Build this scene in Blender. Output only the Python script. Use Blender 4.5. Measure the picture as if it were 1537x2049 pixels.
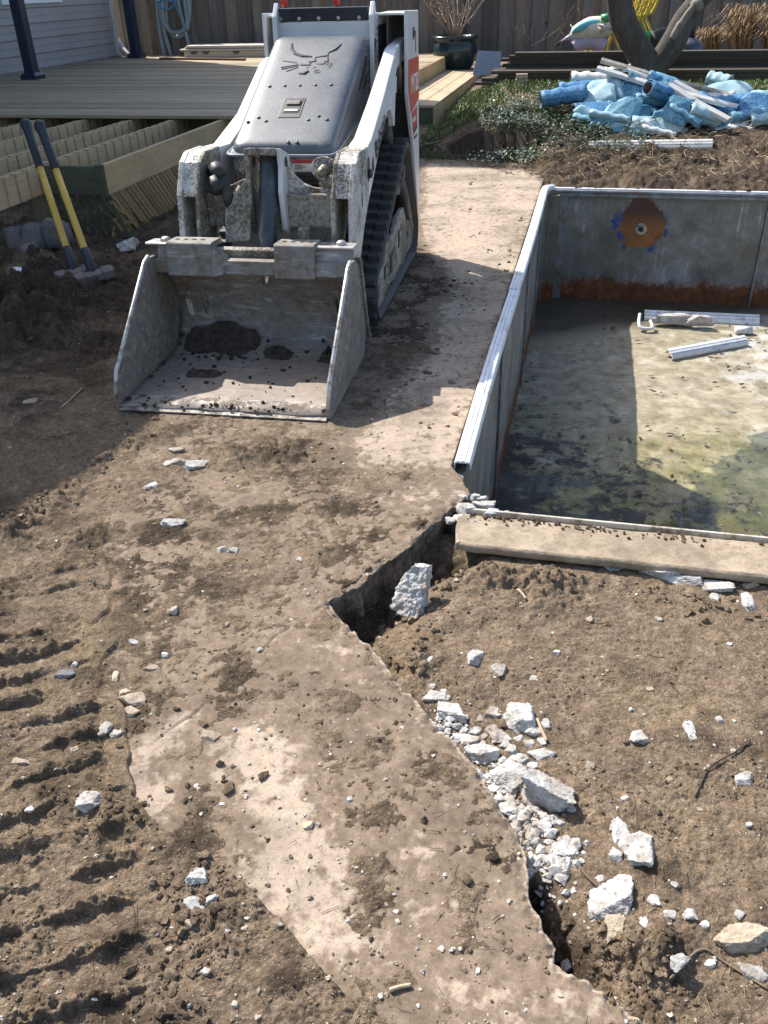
import bpy, math, random
import numpy as np
from mathutils import Vector, Matrix

# ------------------------------------------------------------------ camera, sky, sun, exposure
scene = bpy.context.scene
for o in list(bpy.data.objects): bpy.data.objects.remove(o)
COL = scene.collection
rnd = random.Random(11); rng = np.random.default_rng(5)
PW, PH, FPX = 1537.0, 2049.0, 1700.0
PITCH, ROLL, CAMH = math.radians(32.05), math.radians(-1.56), 1.6
_F = np.array([0, math.cos(PITCH), -math.sin(PITCH)]); _R0 = np.array([1., 0, 0]); _U0 = np.cross(_R0, _F)
_R = _R0*math.cos(ROLL) + _U0*math.sin(ROLL); _U = _U0*math.cos(ROLL) - _R0*math.sin(ROLL)
cam = bpy.data.cameras.new('camera'); camo = bpy.data.objects.new('camera', cam); COL.objects.link(camo)
cam.sensor_fit = 'VERTICAL'; cam.sensor_height = 36.0; cam.sensor_width = 27.0
cam.lens = FPX/PH*36.0; cam.clip_start = .05; cam.clip_end = 500
camo.matrix_world = Matrix([[_R[0], _U[0], -_F[0], 0], [_R[1], _U[1], -_F[1], 0], [_R[2], _U[2], -_F[2], CAMH], [0, 0, 0, 1]])
scene.camera = camo
SUN_AZ, SUN_EL = math.atan2(-.679, .728), math.radians(46)
w = bpy.data.worlds.new('World'); scene.world = w; w.use_nodes = True
nt = w.node_tree; nt.nodes.clear()
sky = nt.nodes.new('ShaderNodeTexSky'); sky.sky_type = 'NISHITA'; sky.sun_disc = False
sky.sun_elevation = SUN_EL; sky.sun_rotation = SUN_AZ; sky.dust_density = 2.0; sky.ozone_density = .5
bg = nt.nodes.new('ShaderNodeBackground'); bg.inputs[1].default_value = .15
wo = nt.nodes.new('ShaderNodeOutputWorld'); nt.links.new(sky.outputs[0], bg.inputs[0]); nt.links.new(bg.outputs[0], wo.inputs[0])
sl = bpy.data.lights.new('sun', 'SUN'); sl.energy = 5.0; sl.angle = math.radians(.53); sl.color = (1, .95, .88)
so = bpy.data.objects.new('sun', sl); COL.objects.link(so)
sdir = Vector((math.sin(SUN_AZ)*math.cos(SUN_EL), math.cos(SUN_AZ)*math.cos(SUN_EL), math.sin(SUN_EL)))
so.rotation_euler = sdir.to_track_quat('Z', 'Y').to_euler(); so.location = (-6, 6, 9)
scene.view_settings.view_transform = 'Standard'; scene.view_settings.look = 'None'
scene.view_settings.exposure = 0.78; scene.view_settings.gamma = 1.0
scene.render.resolution_x = 768; scene.render.resolution_y = 1024

# ------------------------------------------------------------------ helpers: places
def ray(px, py): return _F + _R*(px-PW/2)/FPX - _U*(py-PH/2)/FPX
def P(px, py, z=0.):                       # a point of the photograph on a level plane of known height
    d = ray(px, py); t = (z-CAMH)/d[2]; return np.array([d[0]*t, d[1]*t, z])
YAW = math.radians(13.5); cA, sA = math.cos(YAW), math.sin(YAW)
def W(a, b, z=0.): return (a*sA+b*cA, a*cA-b*sA, z)          # yard frame: a runs along the pool, b across it
def ab(x, y): return x*sA+y*cA, x*cA-y*sA

# ------------------------------------------------------------------ helpers: noise (numpy)
def gnoise(x, y, seed=0):
    xi = np.floor(x).astype(np.int64); yi = np.floor(y).astype(np.int64); xf = x-xi; yf = y-yi
    def g(ix, iy):
        n = (ix*374761393 + iy*668265263 + seed*974634777) & 0xffffffff
        n = ((n ^ (n >> 13))*1274126177) & 0xffffffff
        a = ((n ^ (n >> 16)) & 0xffff)*(2*math.pi/65536)
        return np.cos(a), np.sin(a)
    u = xf*xf*xf*(xf*(xf*6-15)+10); v = yf*yf*yf*(yf*(yf*6-15)+10)
    def d(ix, iy, dx, dy):
        c, s = g(ix, iy); return c*dx+s*dy
    n00 = d(xi, yi, xf, yf); n10 = d(xi+1, yi, xf-1, yf); n01 = d(xi, yi+1, xf, yf-1); n11 = d(xi+1, yi+1, xf-1, yf-1)
    return (n00+(n10-n00)*u)*(1-v) + (n01+(n11-n01)*u)*v
def fbm(x, y, scale, octs=4, seed=0, gain=.5):
    s = 0; a = 1.; f = 1./scale
    for i in range(octs):
        s = s + a*gnoise(x*f+i*17.3, y*f-i*9.1, seed+i*31); a *= gain; f *= 2.03
    return s
def sstep(e0, e1, x):
    t = np.clip((x-e0)/(e1-e0), 0, 1); return t*t*(3-2*t)
def inside(poly, x, y):
    r = np.zeros(x.shape, bool); n = len(poly)
    for i in range(n):
        x1, y1 = poly[i][:2]; x2, y2 = poly[(i+1) % n][:2]
        if y1 == y2: continue
        c = ((y1 > y) != (y2 > y)) & (x < (x2-x1)*(y-y1)/(y2-y1)+x1); r ^= c
    return r
def segdist(pts, x, y, closed=False):
    best = np.full(x.shape, 1e9); bx = np.zeros(x.shape); by = np.zeros(x.shape); bt = np.zeros(x.shape)
    n = len(pts)
    for i in range(n if closed else n-1):
        x1, y1 = pts[i][:2]; x2, y2 = pts[(i+1) % n][:2]; dx, dy = x2-x1, y2-y1
        t = np.clip(((x-x1)*dx+(y-y1)*dy)/(dx*dx+dy*dy+1e-12), 0, 1)
        qx = x1+t*dx; qy = y1+t*dy; d = np.hypot(x-qx, y-qy); m = d < best
        best = np.where(m, d, best); bx = np.where(m, qx, bx); by = np.where(m, qy, by); bt = np.where(m, i+t, bt)
    return best, bx, by, bt

# ------------------------------------------------------------------ helpers: meshes
def meshobj(name, me, mat, parent=None):
    o = bpy.data.objects.new(name, me); COL.objects.link(o)
    if mat is not None and len(me.materials) == 0: me.materials.append(mat)
    if parent is not None: o.parent = parent
    return o
def npmesh(name, V, F, smooth=True):        # V (n,3), F (m,k): fast
    me = bpy.data.meshes.new(name); V = np.asarray(V, np.float32); F = np.asarray(F, np.int32); k = F.shape[1]
    me.vertices.add(len(V)); me.vertices.foreach_set('co', V.ravel())
    me.loops.add(F.size); me.loops.foreach_set('vertex_index', F.ravel())
    me.polygons.add(len(F)); me.polygons.foreach_set('loop_start', np.arange(0, F.size, k, dtype=np.int32))
    me.polygons.foreach_set('loop_total', np.full(len(F), k, np.int32))
    me.polygons.foreach_set('use_smooth', np.full(len(F), smooth, bool))
    me.update(); me.validate(); return me
class MB:
    def __init__(s): s.v = []; s.f = []
    def add(s, vs, fs):
        n = len(s.v); s.v += [tuple(map(float, q)) for q in vs]; s.f += [tuple(i+n for i in f) for f in fs]; return s
    def box(s, c, d, M=None):
        x, y, z = d[0]/2, d[1]/2, d[2]/2; vs = [Vector((i*x, j*y, k*z)) for i in (-1, 1) for j in (-1, 1) for k in (-1, 1)]
        if M is not None: vs = [M @ q for q in vs]
        vs = [q+Vector(c) for q in vs]
        return s.add(vs, [(0, 1, 3, 2), (4, 6, 7, 5), (0, 4, 5, 1), (2, 3, 7, 6), (0, 2, 6, 4), (1, 5, 7, 3)])
    def span(s, p, q):
        return s.box([(p[i]+q[i])/2 for i in range(3)], [abs(q[i]-p[i]) for i in range(3)])
    def prism(s, poly, lo, hi, axis='x'):      # poly 2-D: (y,z) for x, (x,z) for y, (x,y) for z
        mk = {'x': lambda p, t: (t, p[0], p[1]), 'y': lambda p, t: (p[0], t, p[1]), 'z': lambda p, t: (p[0], p[1], t)}[axis]
        n = len(poly); vs = [mk(p, lo) for p in poly]+[mk(p, hi) for p in poly]
        fs = [tuple(range(n))[::-1], tuple(range(n, 2*n))]+[(i, (i+1) % n, n+(i+1) % n, n+i) for i in range(n)]
        return s.add(vs, fs)
    def tube(s, pts, r, n=8, cap=True, flat=1.0):
        pts = [Vector(p) for p in pts]; m = len(pts); rs = r if hasattr(r, '__len__') else [r]*m
        vs = []; prev = None
        for i, p in enumerate(pts):
            t = (pts[min(i+1, m-1)]-pts[max(i-1, 0)]); t = t.normalized() if t.length > 1e-9 else Vector((0, 0, 1))
            if prev is None:
                a = t.cross(Vector((0, 0, 1)))
                if a.length < .05: a = t.cross(Vector((0, 1, 0)))
            else: a = prev-t*prev.dot(t)
            a.normalize(); prev = a; b = t.cross(a)
            vs += [p+a*(rs[i]*math.cos(2*math.pi*k/n))+b*(rs[i]*flat*math.sin(2*math.pi*k/n)) for k in range(n)]
        fs = [(i*n+k, i*n+(k+1) % n, (i+1)*n+(k+1) % n, (i+1)*n+k) for i in range(m-1) for k in range(n)]
        if cap: fs += [tuple(range(n))[::-1], tuple(range((m-1)*n, m*n))]
        return s.add(vs, fs)
    def lathe(s, prof, n=16, M=None):
        vs = []; m = len(prof)
        for r, z in prof: vs += [(r*math.cos(2*math.pi*k/n), r*math.sin(2*math.pi*k/n), z) for k in range(n)]
        if M is not None: vs = [M @ Vector(q) for q in vs]
        fs = [(i*n+k, i*n+(k+1) % n, (i+1)*n+(k+1) % n, (i+1)*n+k) for i in range(m-1) for k in range(n)]
        fs += [tuple(range(n))[::-1], tuple(range((m-1)*n, m*n))]
        return s.add(vs, fs)
    def grid(s, rows):                         # list of equally long rows of points
        n = len(rows[0]); vs = [q for r in rows for q in r]
        return s.add(vs, [(i*n+k, i*n+k+1, (i+1)*n+k+1, (i+1)*n+k) for i in range(len(rows)-1) for k in range(n-1)])
    def build(s, name, mat, parent=None, smooth=False, bevel=0, solid=0, seg=2, ang=35):
        me = bpy.data.meshes.new(name); me.from_pydata(s.v, [], s.f); me.update()
        if smooth: me.polygons.foreach_set('use_smooth', [True]*len(me.polygons))
        o = meshobj(name, me, mat, parent)
        if solid:
            m = o.modifiers.new('solid', 'SOLIDIFY'); m.thickness = solid; m.offset = 0
        if bevel:
            m = o.modifiers.new('bevel', 'BEVEL'); m.width = bevel; m.segments = seg; m.limit_method = 'ANGLE'; m.angle_limit = math.radians(ang)
        return o
def thing(name, label, cat, loc=(0, 0, 0), rotz=0., group=None):
    o = bpy.data.objects.new(name, None); COL.objects.link(o); o.location = loc; o.rotation_euler = (0, 0, rotz)
    o.empty_display_size = .1
    return tag(o, label, cat, group)
def tag(o, label, cat, group=None):
    o['label'] = label; o['category'] = cat
    if group: o['group'] = group
    return o
def struct(o): o['kind'] = 'structure'; return o
def stuff(o, label=None, cat=None):
    o['kind'] = 'stuff'
    if label: o['label'] = label; o['category'] = cat
    return o
def linked(src, name, loc=(0, 0, 0), rot=(0, 0, 0), scale=(1, 1, 1), parent=None):
    o = src.copy(); o.name = name; COL.objects.link(o); o.location = loc; o.rotation_euler = rot; o.scale = scale; o.parent = parent
    return o
def text_mesh(s, size, extrude=.0015):
    cu = bpy.data.curves.new('lettering', 'FONT'); cu.body = s; cu.size = size; cu.extrude = extrude
    cu.align_x = 'CENTER'; cu.align_y = 'CENTER'
    o = bpy.data.objects.new('lettering', cu); COL.objects.link(o)
    me = bpy.data.meshes.new_from_object(o.evaluated_get(bpy.context.evaluated_depsgraph_get()))
    bpy.data.objects.remove(o); bpy.data.curves.remove(cu); me.name = 'lettering'; me.materials.clear(); return me

# ------------------------------------------------------------------ helpers: materials
class Mat:
    def __init__(s, name):
        s.m = bpy.data.materials.new(name); s.m.use_nodes = True; s.t = s.m.node_tree; s.N = s.t.nodes; s.L = s.t.links
        s.b = s.N['Principled BSDF']; s.tc = s.N.new('ShaderNodeTexCoord'); s.geo = None
    def ob(s): return s.tc.outputs['Object']
    def world(s):
        if s.geo is None: s.geo = s.N.new('ShaderNodeNewGeometry')
        return s.geo.outputs['Position']
    def mapped(s, scale, vec=None):
        n = s.N.new('ShaderNodeMapping'); n.inputs['Scale'].default_value = scale; s.L.new(vec or s.ob(), n.inputs[0]); return n.outputs[0]
    def noise(s, scale, detail=4, rough=.6, vec=None, dist=0.):
        n = s.N.new('ShaderNodeTexNoise'); n.inputs['Scale'].default_value = scale; n.inputs['Detail'].default_value = detail
        n.inputs['Roughness'].default_value = rough; n.inputs['Distortion'].default_value = dist; s.L.new(vec or s.ob(), n.inputs['Vector']); return n.outputs['Fac']
    def vor(s, scale, feat='F1', out='Distance', vec=None):
        n = s.N.new('ShaderNodeTexVoronoi'); n.feature = feat; n.inputs['Scale'].default_value = scale; s.L.new(vec or s.ob(), n.inputs['Vector']); return n.outputs[out]
    def ramp(s, fac, stops, interp='LINEAR'):
        n = s.N.new('ShaderNodeValToRGB'); n.color_ramp.interpolation = interp; e = n.color_ramp.elements
        while len(e) < len(stops): e.new(.5)
        for k, (p, c) in enumerate(stops):
            e[k].position = p; e[k].color = (*c, 1) if hasattr(c, '__len__') else (c, c, c, 1)
        s.L.new(fac, n.inputs[0]); return n.outputs[0]
    def mix(s, fac, a, b, mode='MIX'):
        n = s.N.new('ShaderNodeMix'); n.data_type = 'RGBA'; n.blend_type = mode
        for i, sock, v in ((0, n.inputs[0], fac), (1, n.inputs[6], a), (2, n.inputs[7], b)):
            if isinstance(v, (int, float)): sock.default_value = v if i == 0 else (v, v, v, 1)
            elif isinstance(v, tuple): sock.default_value = (*v, 1)
            else: s.L.new(v, sock)
        return n.outputs[2]
    def math(s, op, a, b=None, c=None):
        n = s.N.new('ShaderNodeMath'); n.operation = op
        for k, v in enumerate((a, b, c)):
            if v is None: continue
            if isinstance(v, (int, float)): n.inputs[k].default_value = v
            else: s.L.new(v, n.inputs[k])
        return n.outputs[0]
    def sep(s, vec, k):
        n = s.N.new('ShaderNodeSeparateXYZ'); s.L.new(vec, n.inputs[0]); return n.outputs[k]
    def attr(s, name):
        n = s.N.new('ShaderNodeAttribute'); n.attribute_name = name; return n.outputs['Fac']
    def rand(s):
        n = s.N.new('ShaderNodeObjectInfo'); return n.outputs['Random']
    def island(s):
        if s.geo is None: s.geo = s.N.new('ShaderNodeNewGeometry')
        return s.geo.outputs['Random Per Island']
    def bump(s, h, strength=.5, dist=.01, prev=None):
        n = s.N.new('ShaderNodeBump'); n.inputs['Strength'].default_value = strength; n.inputs['Distance'].default_value = dist
        s.L.new(h, n.inputs['Height'])
        if prev is not None: s.L.new(prev, n.inputs['Normal'])
        s.L.new(n.outputs[0], s.b.inputs['Normal']); return n.outputs[0]
    def set(s, col=None, rough=None, metal=None, spec=None, coat=None):
        for k, v in (('Base Color', col), ('Roughness', rough), ('Metallic', metal), ('Specular IOR Level', spec), ('Coat Weight', coat)):
            if v is None: continue
            if isinstance(v, (int, float)): s.b.inputs[k].default_value = v
            elif isinstance(v, tuple): s.b.inputs[k].default_value = (*v, 1)
            else: s.L.new(v, s.b.inputs[k])
        return s
def simple(name, c, rough=.6, metal=0., var=.25, scale=12., bump=.0, grime=None, gscale=9., gamt=(.5, .62), spec=None):
    m = Mat(name); n = m.noise(scale, 5); lo = tuple(x*(1-var) for x in c); hi = tuple(min(x*(1+var), .95) for x in c)
    col = m.ramp(n, [(.3, lo), (.7, hi)])
    if grime is not None:
        g = m.ramp(m.noise(gscale, 8, .75), [(gamt[0], 0.), (gamt[1], 1.)]); col = m.mix(g, col, grime)
    m.set(col, rough, metal, spec)
    if bump: m.bump(m.noise(scale*4, 6, .7), bump, .004)
    return m.m
def wood(name, c, dark, scale=1., axis=0, rough=.8, var=.35, knots=True, stain=None):
    m = Mat(name); sc = [22*scale]*3; sc[axis] = 1.3*scale
    # every board gets its own slice of the grain
    cmb = m.N.new('ShaderNodeVectorMath'); cmb.operation = 'ADD'; m.L.new(m.ob(), cmb.inputs[0])
    sc3 = m.N.new('ShaderNodeVectorMath'); sc3.operation = 'SCALE'; sc3.inputs[0].default_value = (13.7, 31.1, 7.9); m.L.new(m.rand(), sc3.inputs['Scale'])
    m.L.new(sc3.outputs[0], cmb.inputs[1])
    v = m.mapped(tuple(sc), cmb.outputs[0])
    g = m.noise(1.6, 6, .7, v, 1.2); col = m.ramp(g, [(.25, dark), (.75, c)])
    per = m.ramp(m.rand(), [(0, 1-var), (1, 1.)]); col = m.mix(1., col, per, 'MULTIPLY')
    if stain: col = m.mix(m.ramp(m.noise(2.2, 5, .7, cmb.outputs[0]), [(.48, 0.), (.68, .85)]), col, stain)
    if knots:
        k = m.ramp(m.vor(3.2, vec=m.mapped((1, 1, 1), cmb.outputs[0])), [(.05, .35), (.11, 1.)]); col = m.mix(1., col, k, 'MULTIPLY')
    m.set(col, rough); m.bump(g, .35, .006); return m.m
# ------------------------------------------------------------------ ground and slab surfaces
EDGE = [P(*q) for q in [(925,958),(942,985),(925,1002),(900,1020),(872,1046),(850,1060),(822,1092),(800,1108),(768,1128),(740,1150),(722,1172),(700,1180),(680,1192),(658,1203),
        (672,1228),(690,1246),(720,1276),(742,1292),(765,1322),(800,1370),(826,1392),(850,1422),(880,1458),(905,1478),(930,1512),(955,1540),(975,1572),(1010,1632),(1028,1655),
        (1040,1684),(1052,1712),(1056,1742),(1058,1790),(1070,1818),(1085,1852),(1100,1872),(1113,1895),(1106,1928),(1140,1946),(1172,1960),(1210,1988),(1250,2020),(1290,2049)]]
EDGE = [tuple(p[:2]) for p in EDGE]
_jig = random.Random(3)
_E2 = []
for i in range(len(EDGE)-1):
    _E2.append(EDGE[i]); n = 3
    for k in range(1, n):
        t = k/n; nx, ny = -(EDGE[i+1][1]-EDGE[i][1]), EDGE[i+1][0]-EDGE[i][0]; L = math.hypot(nx, ny)+1e-9; j = _jig.uniform(-.003, .003)
        _E2.append((EDGE[i][0]*(1-t)+EDGE[i+1][0]*t+nx/L*j, EDGE[i][1]*(1-t)+EDGE[i+1][1]*t+ny/L*j))
_E2.append(EDGE[-1]); EDGE = _E2
def PP(*pts, z=0.): return [tuple(P(*q, z)[:2]) for q in pts]
SLAB = [W(8.22, -.415)[:2], W(2.86, -.415)[:2]] + EDGE + PP((1420, 2200), (900, 2230), (745, 2049), (650, 1950), (560, 1840), (480, 1760), (310, 1650), (215, 1530), (170, 1250), (230, 1000)) \
     + [W(4, -1.95)[:2], W(9.42, -2.42)[:2]] + PP((850, 318), (960, 325), (1060, 336), (1092, 352))
LOWER = [W(2.62, -.42)[:2]] + EDGE[2:] + PP((1420, 2200)) + [(1.3, -.3), (6, -.3), W(2.6, 5)[:2]]
JOINTS = [PP((658, 1203), (551, 1275), (480, 1345), (400, 1420), (225, 1545)), PP((735, 662), (1005, 650)), PP((600, 980), (760, 992), (925, 990))]
BARE = [PP((440,1480),(500,1455),(565,1500),(640,1640),(700,1780),(720,1880),(690,1955),(640,1920),(560,1840),(490,1770),(500,1690),(500,1600),(430,1540)),
        PP((225,1545),(300,1475),(385,1428),(372,1460),(305,1515),(325,1600),(310,1650),(262,1600)),
        PP((735,1875),(835,1832),(805,1885),(720,1935)), PP((880,1960),(1010,1930),(1150,1965),(1290,2049),(900,2060)),
        PP((700,1345),(780,1365),(850,1425),(860,1470),(780,1440)), PP((600,1290),(680,1255),(735,1310),(690,1340)),
        PP((850,325),(1060,342),(1092,372),(1000,650),(910,935),(800,930),(730,930),(700,880),(745,840),(860,700),(905,560),(840,480)),
        PP((740,990),(860,980),(930,985),(915,1005),(800,1010)), PP((700,1690),(900,1640),(1030,1700),(1040,1850),(930,1790),(760,1760)), PP((560,1180),(640,1150),(660,1200),(600,1220))]
BARE_W = [1, 1.1, .8, .55, .5, .45, .85, .7, .33, .4]
_r0, _r1 = P(20, 1870), P(250, 1800)
TR_U = np.array([_r1[0]-_r0[0], _r1[1]-_r0[1]]); TR_U /= np.hypot(*TR_U); TR_V = np.array([-TR_U[1], TR_U[0]]); TR_O = P(255, 1800)[:2]
HOLES = [((860,1090),.09,.07),((770,1165),.10,.065),((710,1215),.07,.08),((760,1300),.06,.06),((820,1380),.045,.04),
         ((1075,1740),.035,.07),((1095,1800),.045,.085),((1120,1860),.04,.085),((1180,1900),.06,.05),((930,1095),.06,.05)]
HOLES = [(P(*c), r, d) for c, r, d in HOLES]
MOUNDS = [((20,640),.45,.16),((110,560),.3,.07),((60,540),.25,.08),((560,905),.10,.03),((470,915),.08,.02),((960,1120),.10,.03),((1050,1150),.10,.025),((1130,1150),.12,.02),((1200,1870),.05,.03),((1310,1880),.06,.04),
          ((90,1010),.07,.035),((150,970),.06,.03),((30,1060),.08,.035),((215,920),.06,.02),((260,895),.05,.02),((830,1290),.08,.02),((1500,1700),.2,.015)]
MOUNDS = [(P(*c), r, d) for c, r, d in MOUNDS]

def slab_h(x, y):
    z = .003*fbm(x, y, .6, 2, 1) + .0012*fbm(x, y, .03, 3, 2)
    for J in JOINTS:
        d, *_ = segdist(J, x+.01*fbm(x, y, .08, 2, 5), y+.01*fbm(x, y, .08, 2, 6)); z = z - .0045*(1-sstep(.002, .007, d))*sstep(-.25, .1, fbm(x, y, .12, 2, 9))
    d, *_ = segdist(EDGE, x, y); z = z - .016*np.clip(fbm(x, y, .03, 3, 8)+.25, 0, 1)*(1-sstep(.0, .03, d))
    return z
def ground_h(x, y, want='z'):
    a, b = ab(x, y); ins = inside(SLAB, x, y); low = inside(LOWER, x, y)
    f4 = fbm(x, y, .45, 3, 11); f1 = fbm(x, y, .12, 4, 12); f03 = fbm(x, y, .035, 4, 13, .6); bil = np.abs(gnoise(x/.030, y/.030, 21))+.6*np.abs(gnoise(x/.014, y/.014, 22))+.35*np.abs(gnoise(x/.0068, y/.0068, 23))
    de, _, _, et = segdist(EDGE, x, y)
    # cover of dirt on the slab
    bare = np.zeros(x.shape)
    wx = x+.02*fbm(x, y, .09, 3, 31); wy = y+.02*fbm(x, y, .09, 3, 32)
    for poly, k in zip(BARE, BARE_W):
        d, *_ = segdist(poly, wx, wy, True); sd = np.where(inside(poly, wx, wy), d, -d)
        bare = np.maximum(bare, k*sstep(-.10, .09, sd))
    ft = fbm(x, y, .016, 3, 14, .6); cover = .0085 + .013*f1 + .012*f03 + .006*ft + .006*f4 - .030*bare*(1+.3*f1)
    if want == 'film':
        fl = sstep(-.020, .004, cover+.012*fbm(x, y, .05, 3, 15)); return fl*np.where(y < 2.06, sstep(.001, .011, de+.008*f03), 1)
    cover = .42*cover - .0040 + .012*np.clip(fbm(x, y, .2, 3, 16)-.12, 0, 1)
    rough = .45 + .75*sstep(-.25, .35, fbm(x, y, .3, 3, 41))
    z_dirt = .012*f4 + .014*f1 + .009*rough*f03 + .0075*rough*bil + .0022*fbm(x, y, .012, 3, 24) - .006
    # old tread prints of the tracks, lower left
    dx, dy = x-TR_O[0], y-TR_O[1]; u = dx*TR_U[0]+dy*TR_U[1]; v = dx*TR_V[0]+dy*TR_V[1]
    u2 = u + .02*fbm(x, y, .2, 2, 55); v2 = v + .022*fbm(x, y, .35, 2, 56) + .010*fbm(x, y, .07, 2, 57) + .003*fbm(x, y, .02, 2, 60)
    ph = (v2/.098) % 1.0
    prof = np.where(ph < .40, sstep(0, .05, ph)*(1-sstep(.20, .40, ph)), 0)
    tm = (1-sstep(-.03, .05, u2))*sstep(-.95, -.85, u)*(1-sstep(.9, 1.5, v))*sstep(-1.2, -1.0, v)*(.05+.95*sstep(-.2, .2, fbm(x, y, .3, 3, 58)+.45*(1-sstep(.05, .5, v))-.12))
    crumb = sstep(-.15, .3, fbm(x, y, .12, 3, 59)); z_tr = -.010 + .021*prof*(1+.9*f03+.5*f1) + .003*f1 + .0015*f03 + .006*bil*crumb*(prof > .05)
    z_dirt = z_dirt*(1-.8*tm) + z_tr*tm
    left = (~ins) & (~low)
    on = np.where(ins, cover + .0045*bil*sstep(-.002, .006, cover) , 0)
    dS, *_ = segdist(SLAB[2+len(EDGE):], x, y); bl = sstep(0, .16, dS)       # the buried left rim of the slab
    z_left = z_dirt + .010*(1-bl)
    z = np.where(ins, on*bl + (1-bl)*np.maximum(on, z_dirt*.6+.004-.02*bare), z_left)
    z = np.where(ins & (tm > .05), np.maximum(z, z_dirt*tm+.012), z)
    # edge of the slab stays clean, dirt drops off behind it
    z = np.where(ins & (de < .02), np.minimum(z, -.02), z)
    # lower ground where slab and coping were lifted
    zl = -.085 + .032*sstep(.02, .30, de) + .014*f4 + .010*f1 + .005*rough*f03 + .0045*rough*bil + .0022*fbm(x, y, .012, 3, 24)
    z = np.where(low, zl, z)
    for c, r, d in HOLES:
        q = np.hypot(x-c[0], y-c[1]); z = z - np.where(ins, 0, d)*np.exp(-(q/r)**2)*(1+.5*f03)
    for c, r, d in MOUNDS:
        q = np.hypot(x-c[0], y-c[1]); z = z + d*np.exp(-(q/r)**2)*(1+.9*f1+(.6 if r < .15 else .1)*f03)
    # yard behind the pool and the patio
    zr = np.interp(a, [8.05, 8.3, 8.7, 9.1, 9.4, 10.4, 11.5, 12], [-.03, -.01, .05, .13, .19, .4, .5, .5])
    zf = np.interp(a, [9.0, 9.3, 9.6, 10.8, 12, 15.2, 15.4], [-.06, -.02, .02, .13, .2, .28, .3])
    m = np.where(a < 9.6, sstep(-.75, -.35, b), sstep(-1.8, -1.1, b)); zy = zr*m+zf*(1-m)
    rg = .05*f4 + .05*f1 + .02*f03
    back = sstep(8.05, 8.2, a)*m + sstep(9.25, 9.5, a)*(1-m); back = np.clip(back, 0, 1)
    ya = np.clip(zy + rg*np.where(a < 9.5, 1., .35), -.05, 2)
    z = np.where(back > 0, z*(1-back)+ya*back, z)
    # under the deck
    z = np.where((b < -2.35) & (a > 8.4), .02+.03*f1, z)
    z = np.where((b < -3.3) & (a > 5.9) & (a <= 8.4), -.02+.05*f4+.05*f1, z)
    lump = sstep(2.1, 2.5, -b)*(a > 3.7)*(a < 6.2); z = z + lump*(.045*f1 + .006*f03)
    # along the pool rim stay below the coping
    pool = (a > 2.3) & (a < 8.2) & (b > -.43)
    z = np.where(pool & (a < 8.06), np.minimum(z, -.05), z)
    if want == 'z': return z
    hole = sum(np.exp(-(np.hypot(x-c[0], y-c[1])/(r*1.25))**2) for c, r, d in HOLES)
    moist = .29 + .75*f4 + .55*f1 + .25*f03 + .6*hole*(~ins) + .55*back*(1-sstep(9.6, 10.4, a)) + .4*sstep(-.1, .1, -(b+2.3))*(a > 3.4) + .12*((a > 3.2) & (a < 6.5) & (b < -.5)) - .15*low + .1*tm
    return z, moist, back
def top_z(x, y):
    x = np.atleast_1d(np.asarray(x, float)); y = np.atleast_1d(np.asarray(y, float)); z = ground_h(x, y)
    return np.where(inside(SLAB, x, y), np.maximum(z, slab_h(x, y)), z)

# rows get wider apart with distance, columns fan out; finest where the ground fills the view
ys = [-1.5, -.6, 0, .25, .45, .6]
while ys[-1] < 21: ys.append(ys[-1] + min(.9*(ys[-1]**2+2.56)/1360, .028 if ys[-1] < 11.5 else .09))
ys = np.array(ys + [24., 30., 45.])
uu = np.concatenate([[-6, -3.5, -2.4, -1.8], np.linspace(-1.4, -1.03, 22), np.linspace(-1, 1, 640), np.linspace(1.03, 1.4, 22), [1.8, 2.4, 3.5, 6]])
half = .5 + .47*np.clip(ys, .0, None)
GX = half[:, None]*uu[None, :]; GY = np.repeat(ys[:, None], len(uu), 1)
NR, NC = GX.shape; gx = GX.ravel(); gy = GY.ravel()
idx = np.arange(NR*NC).reshape(NR, NC)
QUADS = np.stack([idx[:-1, :-1], idx[:-1, 1:], idx[1:, 1:], idx[1:, :-1]], -1).reshape(-1, 4)
cx = gx[QUADS].mean(1); cy = gy[QUADS].mean(1)
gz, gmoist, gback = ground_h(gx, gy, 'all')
ca, cb = ab(cx, cy)
keep = ~((ca > 2.5) & (ca < 8.13) & (cb > -.39) & (cb < 3.5))
keep &= ~((cb < -8.6) & (ca > 3))
def compact(V, F):
    u, inv = np.unique(F, return_inverse=True); return V[u], inv.reshape(F.shape), u
V, F, used = compact(np.stack([gx, gy, gz], 1), QUADS[keep])
me = npmesh('ground', V, F)
at_ = me.attributes.new('moist', 'FLOAT', 'POINT'); at_.data.foreach_set('value', gmoist[used].astype(np.float32))

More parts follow.
